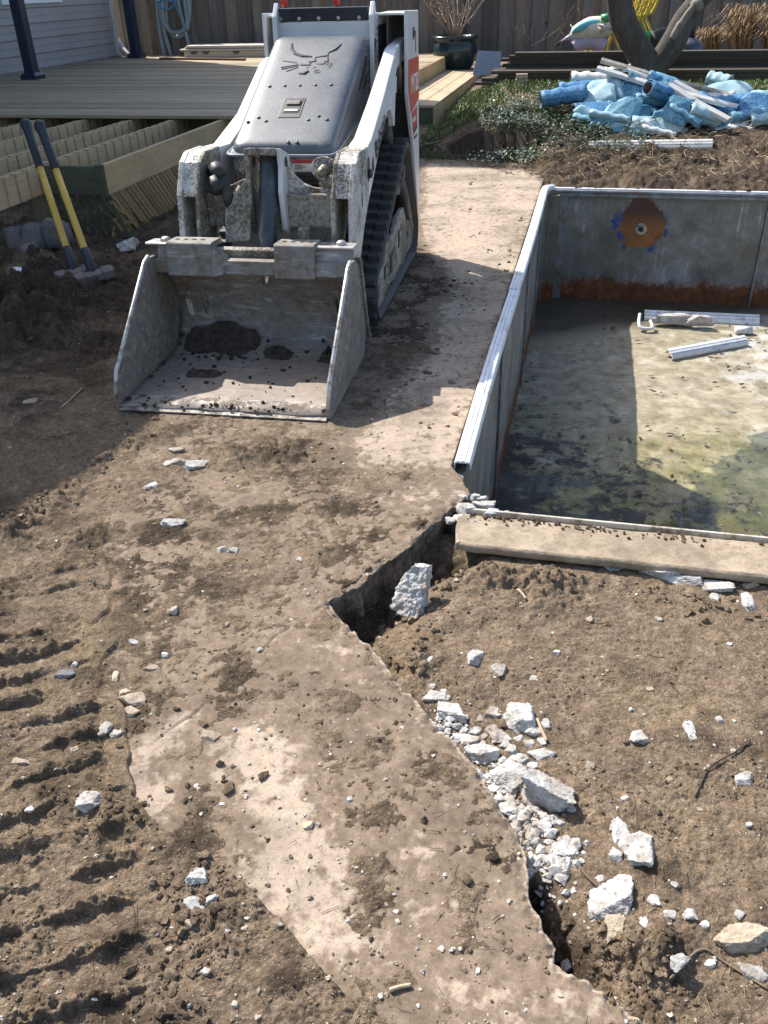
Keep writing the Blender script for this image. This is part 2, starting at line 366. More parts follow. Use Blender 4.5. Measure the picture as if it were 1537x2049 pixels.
def dirt_mat(name, use_attr=True):
    m = Mat(name); p = m.world()
    n1 = m.noise(3.2, 6, .65, p); n2 = m.noise(26, 6, .7, p); n3 = m.noise(140, 4, .7, p)
    dry = m.ramp(n2, [(.3, (.130, .094, .062)), (.55, (.245, .181, .123)), (.78, (.39, .305, .215))])
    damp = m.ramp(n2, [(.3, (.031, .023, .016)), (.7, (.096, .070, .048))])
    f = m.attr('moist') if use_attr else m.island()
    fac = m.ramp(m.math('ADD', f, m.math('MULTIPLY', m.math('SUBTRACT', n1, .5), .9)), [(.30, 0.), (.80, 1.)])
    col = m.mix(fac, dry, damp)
    ochre = m.ramp(m.noise(1.9, 4, .6, p), [(.52, 0.), (.72, .55)]); col = m.mix(ochre, col, (.31, .23, .135))
    col = m.mix(m.math('MULTIPLY', m.ramp(n3, [(.3, 1.), (.5, 0.)]), .45), col, (.045, .03, .02))
    grit = m.vor(85, vec=p); gc = m.vor(85, out='Color', vec=p)
    sel = m.math('MULTIPLY', m.ramp(grit, [(.16, 1.), (.24, 0.)]), m.math('GREATER_THAN', m.sep(gc, 0), .82))
    col = m.mix(sel, col, m.mix(m.sep(gc, 1), (.20, .16, .12), (.5, .44, .36)))
    g2 = m.vor(210, vec=p); g2c = m.vor(210, out='Color', vec=p); s2 = m.math('MULTIPLY', m.ramp(g2, [(.18, 1.), (.30, 0.)]), m.math('GREATER_THAN', m.sep(g2c, 0), .80)); col = m.mix(m.math('MULTIPLY', s2, .85), col, m.mix(m.sep(g2c, 1), (.28, .22, .16), (.62, .57, .48)))
    cre = m.math('SUBTRACT', 1., m.math('ABSOLUTE', m.math('MULTIPLY', m.math('SUBTRACT', m.noise(34, 7, .72, p), .5), 9.))); col = m.mix(m.math('MULTIPLY', m.ramp(cre, [(.45, 0.), (1., 1.)]), .5), col, (.05, .036, .024))
    m.set(col, .95, spec=.15)
    h = m.math('ADD', m.math('MULTIPLY', n3, .6), m.math('ADD', m.math('MULTIPLY', m.noise(60, 5, .7, p), 1.), m.math('MULTIPLY', sel, .5)))
    m.bump(m.math('ADD', h, m.math('MULTIPLY', m.noise(300, 3, .7, p), .35)), 1., .009); return m.m
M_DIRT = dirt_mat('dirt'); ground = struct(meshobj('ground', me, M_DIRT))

def slab_mat():
    m = Mat('patio_concrete'); p = m.world()
    n1 = m.noise(2.3, 6, .65, p); n2 = m.noise(18, 7, .72, p); n3 = m.noise(160, 4, .7, p)
    c = m.ramp(n2, [(.25, (.285, .224, .166)), (.5, (.40, .322, .246)), (.8, (.51, .425, .335))])
    fl = m.attr('film'); d = m.ramp(m.math('ADD', m.math('MULTIPLY', fl, .8), m.math('MULTIPLY', m.math('SUBTRACT', n2, .5), .9)), [(.08, 0.), (.55, .97)])
    col = m.mix(d, c, m.ramp(m.noise(30, 7, .75, p), [(.3, (.105, .077, .053)), (.5, (.19, .142, .10)), (.72, (.30, .232, .168))]))
    sm = m.ramp(m.math('ADD', m.math('MULTIPLY', n1, .6), m.math('MULTIPLY', n2, .4)), [(.48, 0.), (.62, .8)]); col = m.mix(sm, col, (.088, .064, .045))
    col = m.mix(m.math('MULTIPLY', m.ramp(n3, [(.32, 1.), (.48, 0.)]), .5), col, (.10, .075, .055))
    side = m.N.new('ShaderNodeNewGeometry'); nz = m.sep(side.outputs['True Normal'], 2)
    col = m.mix(m.ramp(nz, [(.3, 1.), (.6, 0.)]), col, m.mix(m.math('LESS_THAN', m.sep(p, 1), 1.98), m.ramp(n2, [(.38, (.05, .038, .028)), (.55, (.12, .10, .08)), (.75, (.34, .31, .27))]), m.ramp(n2, [(.3, (.20, .18, .155)), (.5, (.42, .40, .37)), (.75, (.56, .55, .52))])))  # shade and soil stain put into the farther edge colour; nearer edge pale concrete
    m.set(col, .92, spec=.2); m.bump(m.math('ADD', m.math('MULTIPLY', n3, .7), n2), .55, .004); return m.m
M_SLAB = slab_mat()
inb = inside(SLAB, cx, cy); SQ = QUADS[inb]
e = np.concatenate([SQ[:, [0, 1]], SQ[:, [1, 2]], SQ[:, [2, 3]], SQ[:, [3, 0]]]); es = np.sort(e, 1)
_, first, cnt = np.unique(es[:, 0]*np.int64(NR*NC)+es[:, 1], return_index=True, return_counts=True)
bedge = e[first[cnt == 1]]; bv = np.unique(bedge)
sx, sy = gx.copy(), gy.copy(); _, qx, qy, _ = segdist(SLAB, gx[bv], gy[bv], True); sx[bv] = qx; sy[bv] = qy
u = np.unique(SQ); sz = np.zeros(NR*NC); sz[u] = slab_h(sx[u], sy[u])
V, F, used = compact(np.stack([sx, sy, sz], 1), SQ)
remap = np.full(NR*NC, -1); remap[used] = np.arange(len(used)); be = remap[bedge]; bvi = remap[bv]
n0 = len(V); k0 = np.full(n0, -1); k0[bvi] = np.arange(len(bvi))
mid = V[bvi].copy(); mid[:, 0] += .010*fbm(mid[:, 0], mid[:, 1], .05, 3, 61); mid[:, 1] += .010*fbm(mid[:, 0], mid[:, 1], .05, 3, 62); mid[:, 2] = -.045
bot = V[bvi].copy(); bot[:, 0] += .016*fbm(bot[:, 0], bot[:, 1], .07, 3, 63); bot[:, 1] += .016*fbm(bot[:, 0], bot[:, 1], .07, 3, 64); bot[:, 2] = -.115
V = np.concatenate([V, mid, bot]); i0, i1 = be[:, 0], be[:, 1]; m0, m1 = n0+k0[i0], n0+k0[i1]; B = len(bvi)
F = np.concatenate([F, np.stack([i1, i0, m0, m1], 1), np.stack([m1, m0, m0+B, m1+B], 1)])
me = npmesh('patio_slab', V, F); at_ = me.attributes.new('film', 'FLOAT', 'POINT'); at_.data.foreach_set('value', ground_h(V[:, 0], V[:, 1], 'film').astype(np.float32))
slab = struct(meshobj('patio_slab', me, M_SLAB))

# ------------------------------------------------------------------ the pool
pool = thing('swimming_pool', 'drained swimming pool with stripped steel walls and a grimy concrete floor', 'pool', (0, 0, 0), -YAW)
FZ, PA, PB, PE, PN = -1.0, 8.1, -.36, 3.5, 2.56       # floor, far wall, left wall, right wall, near wall
def pa(px, py, a=PA):                                  # (b, z) on the plane a = const
    d = ray(px, py); t = a/(d[0]*sA+d[1]*cA); return (d[0]*t)*cA-(d[1]*t)*sA, CAMH+d[2]*t
fb, fz = pa(1282, 458)
def wall_mat():
    m = Mat('galvanised_wall'); p = m.ob(); x, z = m.sep(p, 0), m.sep(p, 2)
    n1 = m.noise(3.5, 7, .7, p); n2 = m.noise(14, 6, .7, p); st = m.noise(1.5, 6, .7, m.mapped((22, 22, 2.2), p))
    c = m.ramp(n1, [(.3, (.095, .094, .085)), (.5, (.185, .184, .172)), (.72, (.32, .325, .32))])
    c = m.mix(m.ramp(m.noise(1.7, 5, .6, p), [(.45, 0.), (.7, .8)]), c, (.125, .105, .068))
    c = m.mix(m.math('MULTIPLY', m.ramp(st, [(.52, 0.), (.66, .6)]), m.ramp(n1, [(.42, 0.), (.6, 1.)])), c, (.44, .47, .47))
    wob = m.math('MULTIPLY', m.math('SUBTRACT', n2, .5), .22)
    low = m.math('ADD', z, m.math('ADD', wob, m.math('MULTIPLY', m.math('SUBTRACT', n1, .5), .12)))
    rust = m.ramp(n2, [(.3, (.055, .022, .010)), (.55, (.18, .062, .018)), (.75, (.30, .115, .03))])
    c = m.mix(m.ramp(m.math('ADD', low, 1.), [(.15, 1.), (.21, 0.)]), c, rust)
    top = m.ramp(m.math('ADD', z, 1.), [(.84, 0.), (.93, .75)]); c = m.mix(top, c, (.13, .125, .10))
    dx = m.math('SUBTRACT', x, fb); dz = m.math('SUBTRACT', z, fz+.05); dzs = m.math('MULTIPLY', dz, .92)
    far = m.math('GREATER_THAN', m.sep(p, 1), 8.0)
    r = m.math('ADD', m.math('SQRT', m.math('ADD', m.math('MULTIPLY', dx, dx), m.math('MULTIPLY', dzs, dzs))), m.math('MULTIPLY', m.math('SUBTRACT', m.noise(5.5, 6, .65, p), .5), .24))
    notop = m.ramp(m.math('ADD', dz, .5), [(.52, 1.), (.62, 0.)])
    blue = m.math('MULTIPLY', far, m.math('MULTIPLY', notop, m.ramp(r, [(.240, 1.), (.250, 0.)])))
    blue = m.math('MULTIPLY', blue, m.ramp(m.noise(3.2, 4, .6, p), [(.43, 0.), (.46, 1.)]))
    c = m.mix(blue, c, (.008, .06, .22))
    rr = m.math('MULTIPLY', far, m.ramp(r, [(.192, 1.), (.208, 0.)]))
    c = m.mix(rr, c, m.mix(m.ramp(m.math('ADD', m.math('ADD', dz, m.math('MULTIPLY', m.math('SUBTRACT', n2, .5), .3)), .5), [(.45, 0.), (.6, 1.)]), m.ramp(n2, [(.3, (.13, .05, .015)), (.7, (.33, .13, .028))]), m.ramp(n2, [(.3, (.04, .017, .014)), (.7, (.10, .036, .022))])))
    met = m.ramp(n1, [(.3, .35), (.7, .1)])
    m.set(c, .55, m.math('MULTIPLY', met, .6)); m.bump(m.noise(40, 6, .7, p), .25, .004); return m.m
M_WALL = wall_mat()
M_WHITE_AL = simple('white_aluminium', (.68, .70, .72), .42, .0, .10, 20, grime=(.36, .30, .23), gscale=7, gamt=(.52, .70))
M_FLANGE = simple('grey_flange', (.20, .22, .24), .5, .5, .3, 12, grime=(.16, .10, .05), gamt=(.5, .66))
def panel(name, p, q): return MB().span(p, q).build(name, M_WALL, pool, bevel=.004)
panel('corner_post', (PB+.003, PA-.09, FZ-.03), (PB+.12, PA-.002, -.055))
panel('wall_panel', (PB+.19, PA, FZ-.03), (1.515, PA+.03, -.04)); panel('wall_panel', (1.535, PA, FZ-.03), (PE, PA+.03, -.04))
for x0, x1 in ((PB+.12, PB+.19), (1.515, 1.535)): MB().span((x0, PA-.022, FZ-.03), (x1, PA+.02, -.045)).build('wall_flange', M_FLANGE, pool, bevel=.004)
MB().span((PB+.12, PA-.03, -.075), (PE, PA-.002, -.045)).build('wall_flange', M_FLANGE, pool, bevel=.004)
for y0, y1 in ((PN, 4.18), (4.2, 5.98), (6.0, 7.2), (7.22, PA-.09)):
    panel('wall_panel', (PB-.03, y0, FZ-.03), (PB, y1, -.03))
    MB().span((PB-.02, y1-.004, FZ-.03), (PB+.014, y1+.024, -.035)).build('wall_flange', M_FLANGE, pool, bevel=.003)
panel('wall_panel', (PB, PN-.03, FZ-.03), (PE, PN, -.04)); panel('wall_panel', (PE, PN, FZ-.03), (PE+.03, PA, -.04))
def strip_profile(wd, ht):
    return [(-wd/2, -ht), (-wd/2, -.25*ht), (-wd*.42, 0), (-wd*.2, .10*ht), (-wd*.17, -.04*ht), (-wd*.1, -.04*ht), (-wd*.07, .12*ht), (wd*.1, .12*ht), (wd*.13, -.04*ht), (wd*.2, -.04*ht), (wd*.23, .06*ht),
            (wd*.4, -.05*ht), (wd/2, -.3*ht), (wd/2, -ht), (wd*.45, -ht), (wd*.45, -.4*ht), (wd*.38, -.2*ht), (-wd*.38, -.2*ht), (-wd*.45, -.4*ht), (-wd*.45, -ht)]
def extrusion(path, prof, twist=0.):                   # path of (x, y, z), profile across it
    mb = MB(); rows = []; n = len(path)
    for i, p in enumerate(path):
        t = Vector(path[min(i+1, n-1)])-Vector(path[max(i-1, 0)]); t.normalize()
        s = t.cross(Vector((0, 0, 1))).normalized(); up = s.cross(t)
        if twist: R_ = Matrix.Rotation(twist, 3, t); s = R_ @ s; up = R_ @ up
        rows.append([Vector(p)+s*q[0]+up*q[1] for q in prof]+[Vector(p)+s*prof[0][0]+up*prof[0][1]])
    mb.grid(rows); k = len(prof)
    m = (n-1)*(k+1); mb.f.append(tuple(range(k))[::-1]); mb.f.append(tuple(range(m, m+k))); return mb
pth = [(PB-.012-.012*math.sin((y-2.86)*1.3)*.5, y, .018+.004*math.sin(y*2.1)) for y in np.linspace(2.87, 7.9, 26)] + [(PB-.006, 8.02, .016), (PB+.012, 8.10, .012), (PB+.045, 8.15, .008)]
cut = 12
extrusion(pth[:cut], strip_profile(.066, .034)).build('coping_strip', M_WHITE_AL, pool)
extrusion([(x-.003, y-.03, z+.006) for x, y, z in pth[cut-1:]], strip_profile(.066, .034)).build('coping_strip', M_WHITE_AL, pool)
MB().span((PB+.06, PA+.012, -.045), (PE, PA+.05, -.010)).build('coping_strip', M_WHITE_AL, pool, bevel=.004)
MB().span((PB+.05, PA-.03, -.043), (PE, PA+.011, -.02)).build('wall_flange', M_FLANGE, pool, bevel=.006)
MB().span((-.30, PN-.002, -.02), (PE, PN+.009, .001)).build('coping_strip', simple('dirty_cream_trim', (.50, .46, .38), .6, 0, .1, 9, grime=(.2, .15, .10), gscale=8, gamt=(.5, .62)), pool, bevel=.003)
# return fitting
Rx = Matrix.Rotation(math.pi/2, 4, 'X')
fit = MB().lathe([(.052, 0), (.052, .012), (.040, .018), (.030, .018), (.026, .008), (.0, .008)], 20, Matrix.Translation((fb, PA-.001, fz)) @ Rx).build('return_fitting', simple('old_plastic', (.42, .38, .28), .6, grime=(.1, .07, .04)), pool, True)
MB().lathe([(.019, 0), (.019, .02), (.012, .022), (.012, .012), (0, .012)], 14, Matrix.Translation((fb, PA-.006, fz)) @ Rx).build('nozzle', simple('black_rubber', (.02, .02, .02), .5), fit, True)
# floor
def floor_mat():
    m = Mat('pool_floor'); p = m.ob(); x, y = m.sep(p, 0), m.sep(p, 1)
    n1 = m.noise(1.6, 7, .68, p); n2 = m.noise(6, 8, .74, p); n3 = m.noise(40, 5, .7, p)
    c = m.ramp(n2, [(.28, (.105, .085, .05)), (.45, (.235, .20, .135)), (.58, (.34, .30, .215)), (.74, (.54, .51, .44))])
    bluew = m.ramp(m.math('ADD', m.math('MULTIPLY', m.math('SUBTRACT', x, 1.3), .35), n1), [(.45, 0.), (.75, 1.)])
    c = m.mix(m.math('MULTIPLY', bluew, m.ramp(n2, [(.45, 0.), (.55, .85)])), c, (.52, .55, .56))
    # algae towards the near end, black muck by the left wall and near corner
    g = m.math('ADD', n1, m.math('MULTIPLY', m.math('SUBTRACT', 5.3, y), .16))
    c = m.mix(m.ramp(g, [(.42, 0.), (.66, .85)]), c, m.ramp(n2, [(.35, (.05, .052, .012)), (.5, (.16, .145, .035)), (.65, (.33, .28, .095))]))
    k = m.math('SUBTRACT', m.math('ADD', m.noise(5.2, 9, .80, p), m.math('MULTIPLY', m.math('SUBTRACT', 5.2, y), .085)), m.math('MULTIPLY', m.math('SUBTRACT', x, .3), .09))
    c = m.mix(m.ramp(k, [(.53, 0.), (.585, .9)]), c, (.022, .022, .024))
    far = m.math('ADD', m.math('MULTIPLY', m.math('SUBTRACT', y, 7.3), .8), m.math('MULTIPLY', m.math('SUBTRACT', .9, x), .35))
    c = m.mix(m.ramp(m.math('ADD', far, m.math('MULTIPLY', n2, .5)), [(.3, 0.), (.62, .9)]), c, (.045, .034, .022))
    rst = m.ramp(m.noise(2.7, 6, .7, p), [(.62, 0.), (.72, .6)]); c = m.mix(rst, c, (.26, .13, .05))
    wet = m.ramp(n1, [(.45, .75), (.6, .32)]); m.set(c, wet, spec=.4); m.bump(m.math('ADD', n2, m.math('MULTIPLY', n3, .5)), .35, .006); return m.m
fx, fy = np.meshgrid(np.linspace(PB, PE, 160), np.linspace(PN, PA, 230)); 
fzv = FZ + .020*fbm(fx, fy, .8, 5, 71, .6) + .004*fbm(fx, fy, .08, 3, 72) - .045*sstep(.25, 1.3, fx-.35*(fy-4.2))*(1-sstep(4.6, 6.2, fy))
ii = np.arange(fx.size).reshape(fx.shape)
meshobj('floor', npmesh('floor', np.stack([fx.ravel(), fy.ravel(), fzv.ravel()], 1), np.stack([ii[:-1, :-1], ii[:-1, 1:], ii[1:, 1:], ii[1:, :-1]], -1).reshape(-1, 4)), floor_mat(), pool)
m = Mat('pond_water'); m.set((.80, .88, .82), .02); m.b.inputs['Transmission Weight'].default_value = 1.; m.b.inputs['IOR'].default_value = 1.33
m.bump(m.noise(9, 3), .05, .01)
wat = MB().grid([[W(a, b, FZ-.014) for b in np.linspace(.2, PE-.002, 24)] for a in np.linspace(PN+.002, 6.3, 24)]).build('water', m.m); struct(wat)
# concrete coping left along the near side
def coping_mat():
    m = Mat('coping_concrete'); n = m.noise(5, 7, .7); n2 = m.noise(60, 5, .7)
    c = m.ramp(n, [(.3, (.15, .112, .075)), (.48, (.30, .235, .165)), (.70, (.44, .365, .27))]); c = m.mix(m.ramp(n2, [(.3, .6), (.5, 0.)]), c, (.14, .105, .075)); c = m.mix(m.ramp(m.noise(11, 8, .78), [(.5, 0.), (.62, .75)]), c, (.19, .145, .10))
    m.set(c, .9); m.bump(m.math('ADD', n, n2), .7, .006); return m.m
prof = [(2.36, -.038), (2.350, -.034), (2.347, -.024), (2.348, -.010), (2.356, -.002), (2.44, .0), (2.535, -.002), (2.545, -.008), (2.545, -.038)]
rows = []
for i, b in enumerate(np.linspace(-.318, 3.5, 60)):
    j = rnd.uniform(-.001, .001)+(.010 if i == 0 else 0)
    rows.append([W(a+(j if a < 2.4 else rnd.uniform(-.006, .004)), b+(rnd.uniform(-.015, .015) if i == 0 else 0), z+rnd.uniform(-.0012, .0012)-.006) for a, z in prof])
mb = MB().grid(rows); mb.f.append(tuple(range(len(prof)))); mb.f.append(tuple(range(59*len(prof), 60*len(prof))))
tag(mb.build('concrete_coping', coping_mat(), bevel=.003), 'long tan concrete coping stone along the near rim of the empty pool', 'coping')
# ------------------------------------------------------------------ the compact track loader
MA = math.radians(10.8)
ML = np.array([.01, 4.5]) - .475*np.array([math.cos(MA), -math.sin(MA)])
L = thing('track_loader', 'white compact track loader with dark grey hood parked with its empty bucket on the dirt', 'track loader', (ML[0], ML[1], .004), -MA)
def painted(name, c, rough, grime, lo, hi, scale=26, speck=.0, coat=0.):
    m = Mat(name); p = m.ob(); n = m.noise(scale, 8, .78, p); big = m.noise(2.6, 4, .6, p)
    base = m.ramp(m.noise(6, 5, .6, p), [(.3, tuple(x*.86 for x in c)), (.7, c)])
    f = m.ramp(m.math('ADD', m.math('ADD', m.math('MULTIPLY', n, .50), m.math('MULTIPLY', m.noise(9, 7, .7, p), .30)), m.math('MULTIPLY', big, .30)), [(lo, 0.), (hi, 1.)])
    g = m.ramp(m.noise(70, 5, .7, p), [(.3, tuple(x*.45 for x in grime)), (.7, grime)])
    col = m.mix(f, base, g); m.set(col, m.mix(f, rough, .9)); m.b.inputs['Coat Weight'].default_value = coat
    m.bump(m.math('MULTIPLY', f, 1.), .25, .003); return m.m
M_WP = painted('white_paint', (.66, .66, .66), .32, (.20, .16, .11), .66, .70, 95)
M_WPD = painted('muddy_white_paint', (.60, .58, .53), .5, (.17, .135, .095), .515, .60, 85)
M_WPM = painted('mud_caked_paint', (.42, .39, .32), .7, (.14, .112, .08), .49, .60, 60)
M_BLK = simple('black_steel', (.022, .023, .025), .55, .0, .3, 14, grime=(.12, .10, .075), gscale=12, gamt=(.55, .75))
M_DARK = simple('dark_steel', (.055, .058, .06), .5, .3, .3, 14, grime=(.17, .14, .10), gscale=16, gamt=(.5, .7))
M_BOLT = simple('zinc_bolt', (.42, .41, .38), .45, .7, .2, 30, grime=(.2, .16, .1))
M_RED = simple('red_knob', (.55, .03, .02), .35, 0, .1)
def rubber_mat():
    m = Mat('track_rubber'); n = m.noise(18, 7, .72); c = m.ramp(n, [(.3, (.016, .016, .018)), (.6, (.042, .041, .040)), (.8, (.11, .095, .075))]); m.set(c, m.ramp(n, [(.3, .45), (.7, .8)])); m.bump(m.noise(60, 5), .2, .003); return m.m
M_RUB = rubber_mat()
def hood_mat():
    m = Mat('hood_plastic'); p = m.ob(); n = m.noise(5, 6, .7, p); sp = m.vor(75, vec=p); spc = m.vor(75, out='Color', vec=p)
    c = m.ramp(n, [(.3, (.034, .043, .052)), (.7, (.066, .078, .090))])
    dust = m.ramp(m.noise(2.4, 6, .7, p), [(.35, .05), (.7, .42)]); c = m.mix(dust, c, (.24, .25, .255))
    s1 = m.math('MULTIPLY', m.ramp(sp, [(.14, 1.), (.24, 0.)]), m.math('GREATER_THAN', m.sep(spc, 0), .55)); c = m.mix(m.math('MULTIPLY', s1, .55), c, (.46, .46, .45))
    s2 = m.math('MULTIPLY', m.ramp(m.vor(190, vec=p), [(.2, 1.), (.32, 0.)]), .35); c = m.mix(s2, c, (.33, .33, .32))
    m.set(c, .40, spec=.6); m.bump(m.noise(240, 3, .6, p), .12, .001); return m.m
M_HOOD = hood_mat()
def bucket_mat():
    m = Mat('worn_bucket_steel'); p = m.ob(); n = m.noise(5, 7, .72, p, .4); n2 = m.noise(24, 7, .75, p); st = m.noise(2, 6, .7, m.mapped((3, 16, 16), p), .6)
    c = m.ramp(n2, [(.3, (.10, .085, .068)), (.5, (.20, .175, .145)), (.72, (.30, .27, .23))])
    c = m.mix(m.ramp(n, [(.48, 0.), (.66, .8)]), c, (.23, .24, .25)); c = m.mix(m.ramp(st, [(.54, 0.), (.66, .8)]), c, (.42, .41, .39))
    c = m.mix(m.ramp(m.noise(3.1, 6, .7, p), [(.5, 0.), (.7, .75)]), c, (.13, .085, .052))
    flo = m.math('MULTIPLY', m.ramp(m.sep(p, 2), [(.03, 1.), (.07, 0.)]), m.ramp(m.noise(9, 8, .75, p), [(.3, .95), (.7, .45)])); c = m.mix(flo, c, m.ramp(m.noise(30, 7, .75, p), [(.3, (.17, .13, .10)), (.6, (.30, .24, .19))]))
    m.set(c, m.ramp(n, [(.4, .8), (.65, .48)]), m.ramp(n, [(.45, .05), (.7, .4)])); m.bump(n2, .4, .004); return m.m
M_BKT = bucket_mat()
M_BARE = simple('scuffed_bright_steel', (.52, .50, .47), .4, .55, .25, 30, grime=(.2, .16, .12), gscale=20, gamt=(.5, .62))

# --- tracks
def hull_path(circles, n=72):
    pts = []
    for (cy_, cz_, r) in circles: pts += [(cy_+r*math.cos(2*math.pi*k/n), cz_+r*math.sin(2*math.pi*k/n)) for k in range(n)]
    pts = sorted(set(pts)); lo = []; up = []
    for seq, out in ((pts, lo), (pts[::-1], up)):
        for q in seq:
            while len(out) > 1 and (out[-1][0]-out[-2][0])*(q[1]-out[-2][1])-(out[-1][1]-out[-2][1])*(q[0]-out[-2][0]) <= 0: out.pop()
            out.append(q)
    return lo[:-1]+up[:-1]
CIR = [(.055, .155, .15), (1.33, .165, .16), (1.02, .60, .165)]
def resample(path, step):
    pts = path+[path[0]]; seg = [math.dist(pts[i], pts[i+1]) for i in range(len(path))]; T = sum(seg); n = round(T/step); out = []
    for k in range(n):
        s = k*T/n; i = 0
        while s > seg[i]: s -= seg[i]; i += 1
        t = s/seg[i]; p = (pts[i][0]*(1-t)+pts[i+1][0]*t, pts[i][1]*(1-t)+pts[i+1][1]*t); d = ((pts[i+1][0]-pts[i][0])/seg[i], (pts[i+1][1]-pts[i][1])/seg[i]); out.append((p, d))
    return out
lug_me = None
def make_track(x0, x1, side):
    path = hull_path(CIR); inn = hull_path([(a, b, r-.022) for a, b, r in CIR]); mb = MB()
    S = resample(path, .03); n = len(S); rows = []
    for (p, d) in S:
        nn = (d[1], -d[0])
        rows.append([(x0, p[0], p[1]), (x1, p[0], p[1]), (x1, p[0]-nn[0]*.022, p[1]-nn[1]*.022), (x0, p[0]-nn[0]*.022, p[1]-nn[1]*.022), (x0, p[0], p[1])])
    rows.append(rows[0]); mb.grid(rows); t = mb.build('track', M_RUB, L, True)
    lb = MB().prism([(-.021, -.004), (.021, -.004), (.013, .024), (-.013, .024)], -(x1-x0)/2+.006, (x1-x0)/2-.006, 'x')
    lb2 = MB()
    for a0, a1, sh in ((-.5, -.18, .0), (-.18, .16, .012), (.16, .5, .0)):
        w_ = (x1-x0)-.012; lb2.prism([(-.020+sh, -.004), (.020+sh, -.004), (.012+sh, .030), (-.012+sh, .030)], a0*w_, a1*w_, 'x')
    first = None
    for (p, d) in resample(path, .086):
        th = math.atan2(d[1], d[0])+math.pi
        if first is None: first = lb2.build('tread_lug', M_RUB, t, bevel=.004); o = first
        else: o = linked(first, 'tread_lug', parent=t)
        o.location = ((x0+x1)/2, p[0], p[1]); o.rotation_euler = (th, 0, 0)
    # undercarriage
    xo = x1-.02 if side > 0 else x0+.02; xi = x1-.05 if side > 0 else x0+.05
    fr = MB().prism([(.05, .06), (.0, .13), (.04, .22), (.30, .25), (.33, .33), (.62, .34), (.72, .40), (.98, .40), (1.08, .30), (1.30, .25), (1.38, .17), (1.30, .08), (1.0, .085), (.96, .06), (.80, .085), (.60, .06), (.44, .085), (.24, .06)], min(xo, xi), max(xo, xi), 'x').build('track_frame', M_WPM, L, bevel=.008)
    s = 1 if side > 0 else -1
    for yy, zz, hw, hh in ((.30, .20, .05, .035), (.52, .20, .075, .055), (.82, .26, .075, .05), (1.12, .2, .04, .03)):
        MB().span((xo+.001*s, yy-hw, zz-hh), (xo+.004*s, yy+hw, zz+hh)).build('frame_slot', M_BLK, fr)
        MB().span((xo+.004*s, yy-hw+.02, zz-hh+.015), (xo+.009*s, yy+hw-.02, zz+hh-.015)).build('frame_rib', M_WPM, fr, bevel=.003)
    for yy, zz, r in ((.055, .155, .122), (1.33, .165, .132), (1.02, .60, .135), (.28, .075, .055), (.52, .075, .055), (.74, .075, .055), (.98, .075, .055)):
        Mx = Matrix.Translation(((x0+x1)/2, yy, zz)) @ Matrix.Rotation(math.pi/2, 4, 'Y')
        MB().lathe([(r*.3, -.07), (r*.3, -.05), (r, -.05), (r, .05), (r*.62, .055), (r*.5, .035), (r*.3, .035), (r*.28, .085), (.0, .085)], 20, Mx).build('track_wheel', M_DARK, L, True, bevel=0)
    MB().tube([(xi, 1.30, .2), (xi-s*.01, 1.18, .42), (xi-s*.03, 1.08, .56)], .045, 10).build('drive_housing', M_DARK, L, True)
    return t
make_track(.265, .475, 1); make_track(-.475, -.265, -1)

# --- body
MB().span((-.255, .03, .18), (.255, 1.38, .72)).build('chassis', M_BLK, L, bevel=.015)
MB().prism([(-.03, .50), (-.03, .852), (.97, .955), (1.0, 1.30), (1.35, 1.30), (1.35, .55), (.1, .50)], -.262, .262, 'x').build('body_shell', M_WPD, L, bevel=.01)
fp = MB().span((-.25, -.042, .50), (.25, -.028, .858)).build('front_panel', M_WPD, L, bevel=.006)
for x0, x1 in ((-.185, -.07), (.055, .165)):
    MB().span((x0, -.0475, .796), (x1, -.0425, .846)).build('warning_label', simple('label_white', (.6, .58, .53), .5, grime=(.3, .25, .18)), fp)
    MB().span((x0+.001, -.0495, .830), (x1-.001, -.0480, .845)).build('label_stripe', simple('label_red', (.42, .03, .03), .5), fp)
    for q in range(3): MB().span((x0+.012, -.0492, .803+q*.008), (x0+.05+.02*(q % 2), -.0480, .806+q*.008)).build('label_line', M_DARK, fp)
for x0, x1 in ((-.20, -.09), (.06, .185)):
    g = MB().span((x0, -.048, .655), (x1, -.0425, .788)).build('grille', M_BLK, fp, bevel=.003)
    hb = MB()
    for r_ in range(6):
        for c_ in range(6):
            hx = x0+.012+c_*.019+(r_ % 2)*.0095; hz = .668+r_*.02
            if hx < x1-.008: hb.lathe([(.0072, 0), (.0072, .001), (0, .001)], 8, Matrix.Translation((hx, -.0485, hz)) @ Rx)
    hb.build('grille_hole', simple('hole_black', (.003, .003, .003), .9), g)
# hood: a rounded tapered cover
HT = math.atan2(.45, .98)
def hp(x, s, up=0.): return (x, -.03+s*math.cos(HT)-up*math.sin(HT), .90+s*math.sin(HT)+up*math.cos(HT))
def rrect(x0, x1, s0, s1, r, n=7):
    out = []
    for cx_, cs_, a0 in ((x1-r, s0+r, -90), (x1-r, s1-r, 0), (x0+r, s1-r, 90), (x0+r, s0+r, 180)):
        out += [(cx_+r*math.cos(math.radians(a0+90*k/n)), cs_+r*math.sin(math.radians(a0+90*k/n))) for k in range(n+1)]
    return out
mb = MB(); rings = []
def rim(x, s): return (x, -.045+s*math.cos(HT)*1.0, .868+.11*max(s, 0)/1.07)
def lerp(p, q, t): return tuple(p[i]*(1-t)+q[i]*t for i in range(3))
for ins_, t in ((-.010, 1.), (-.010, .97), (-.002, .95), (-.002, .6), (.0, .32)):
    rings.append([lerp(hp(x, s, -.035), rim(x, s), t) for x, s in rrect(-.275-ins_*0+ins_, .262-ins_, ins_, 1.075-ins_, .055)])
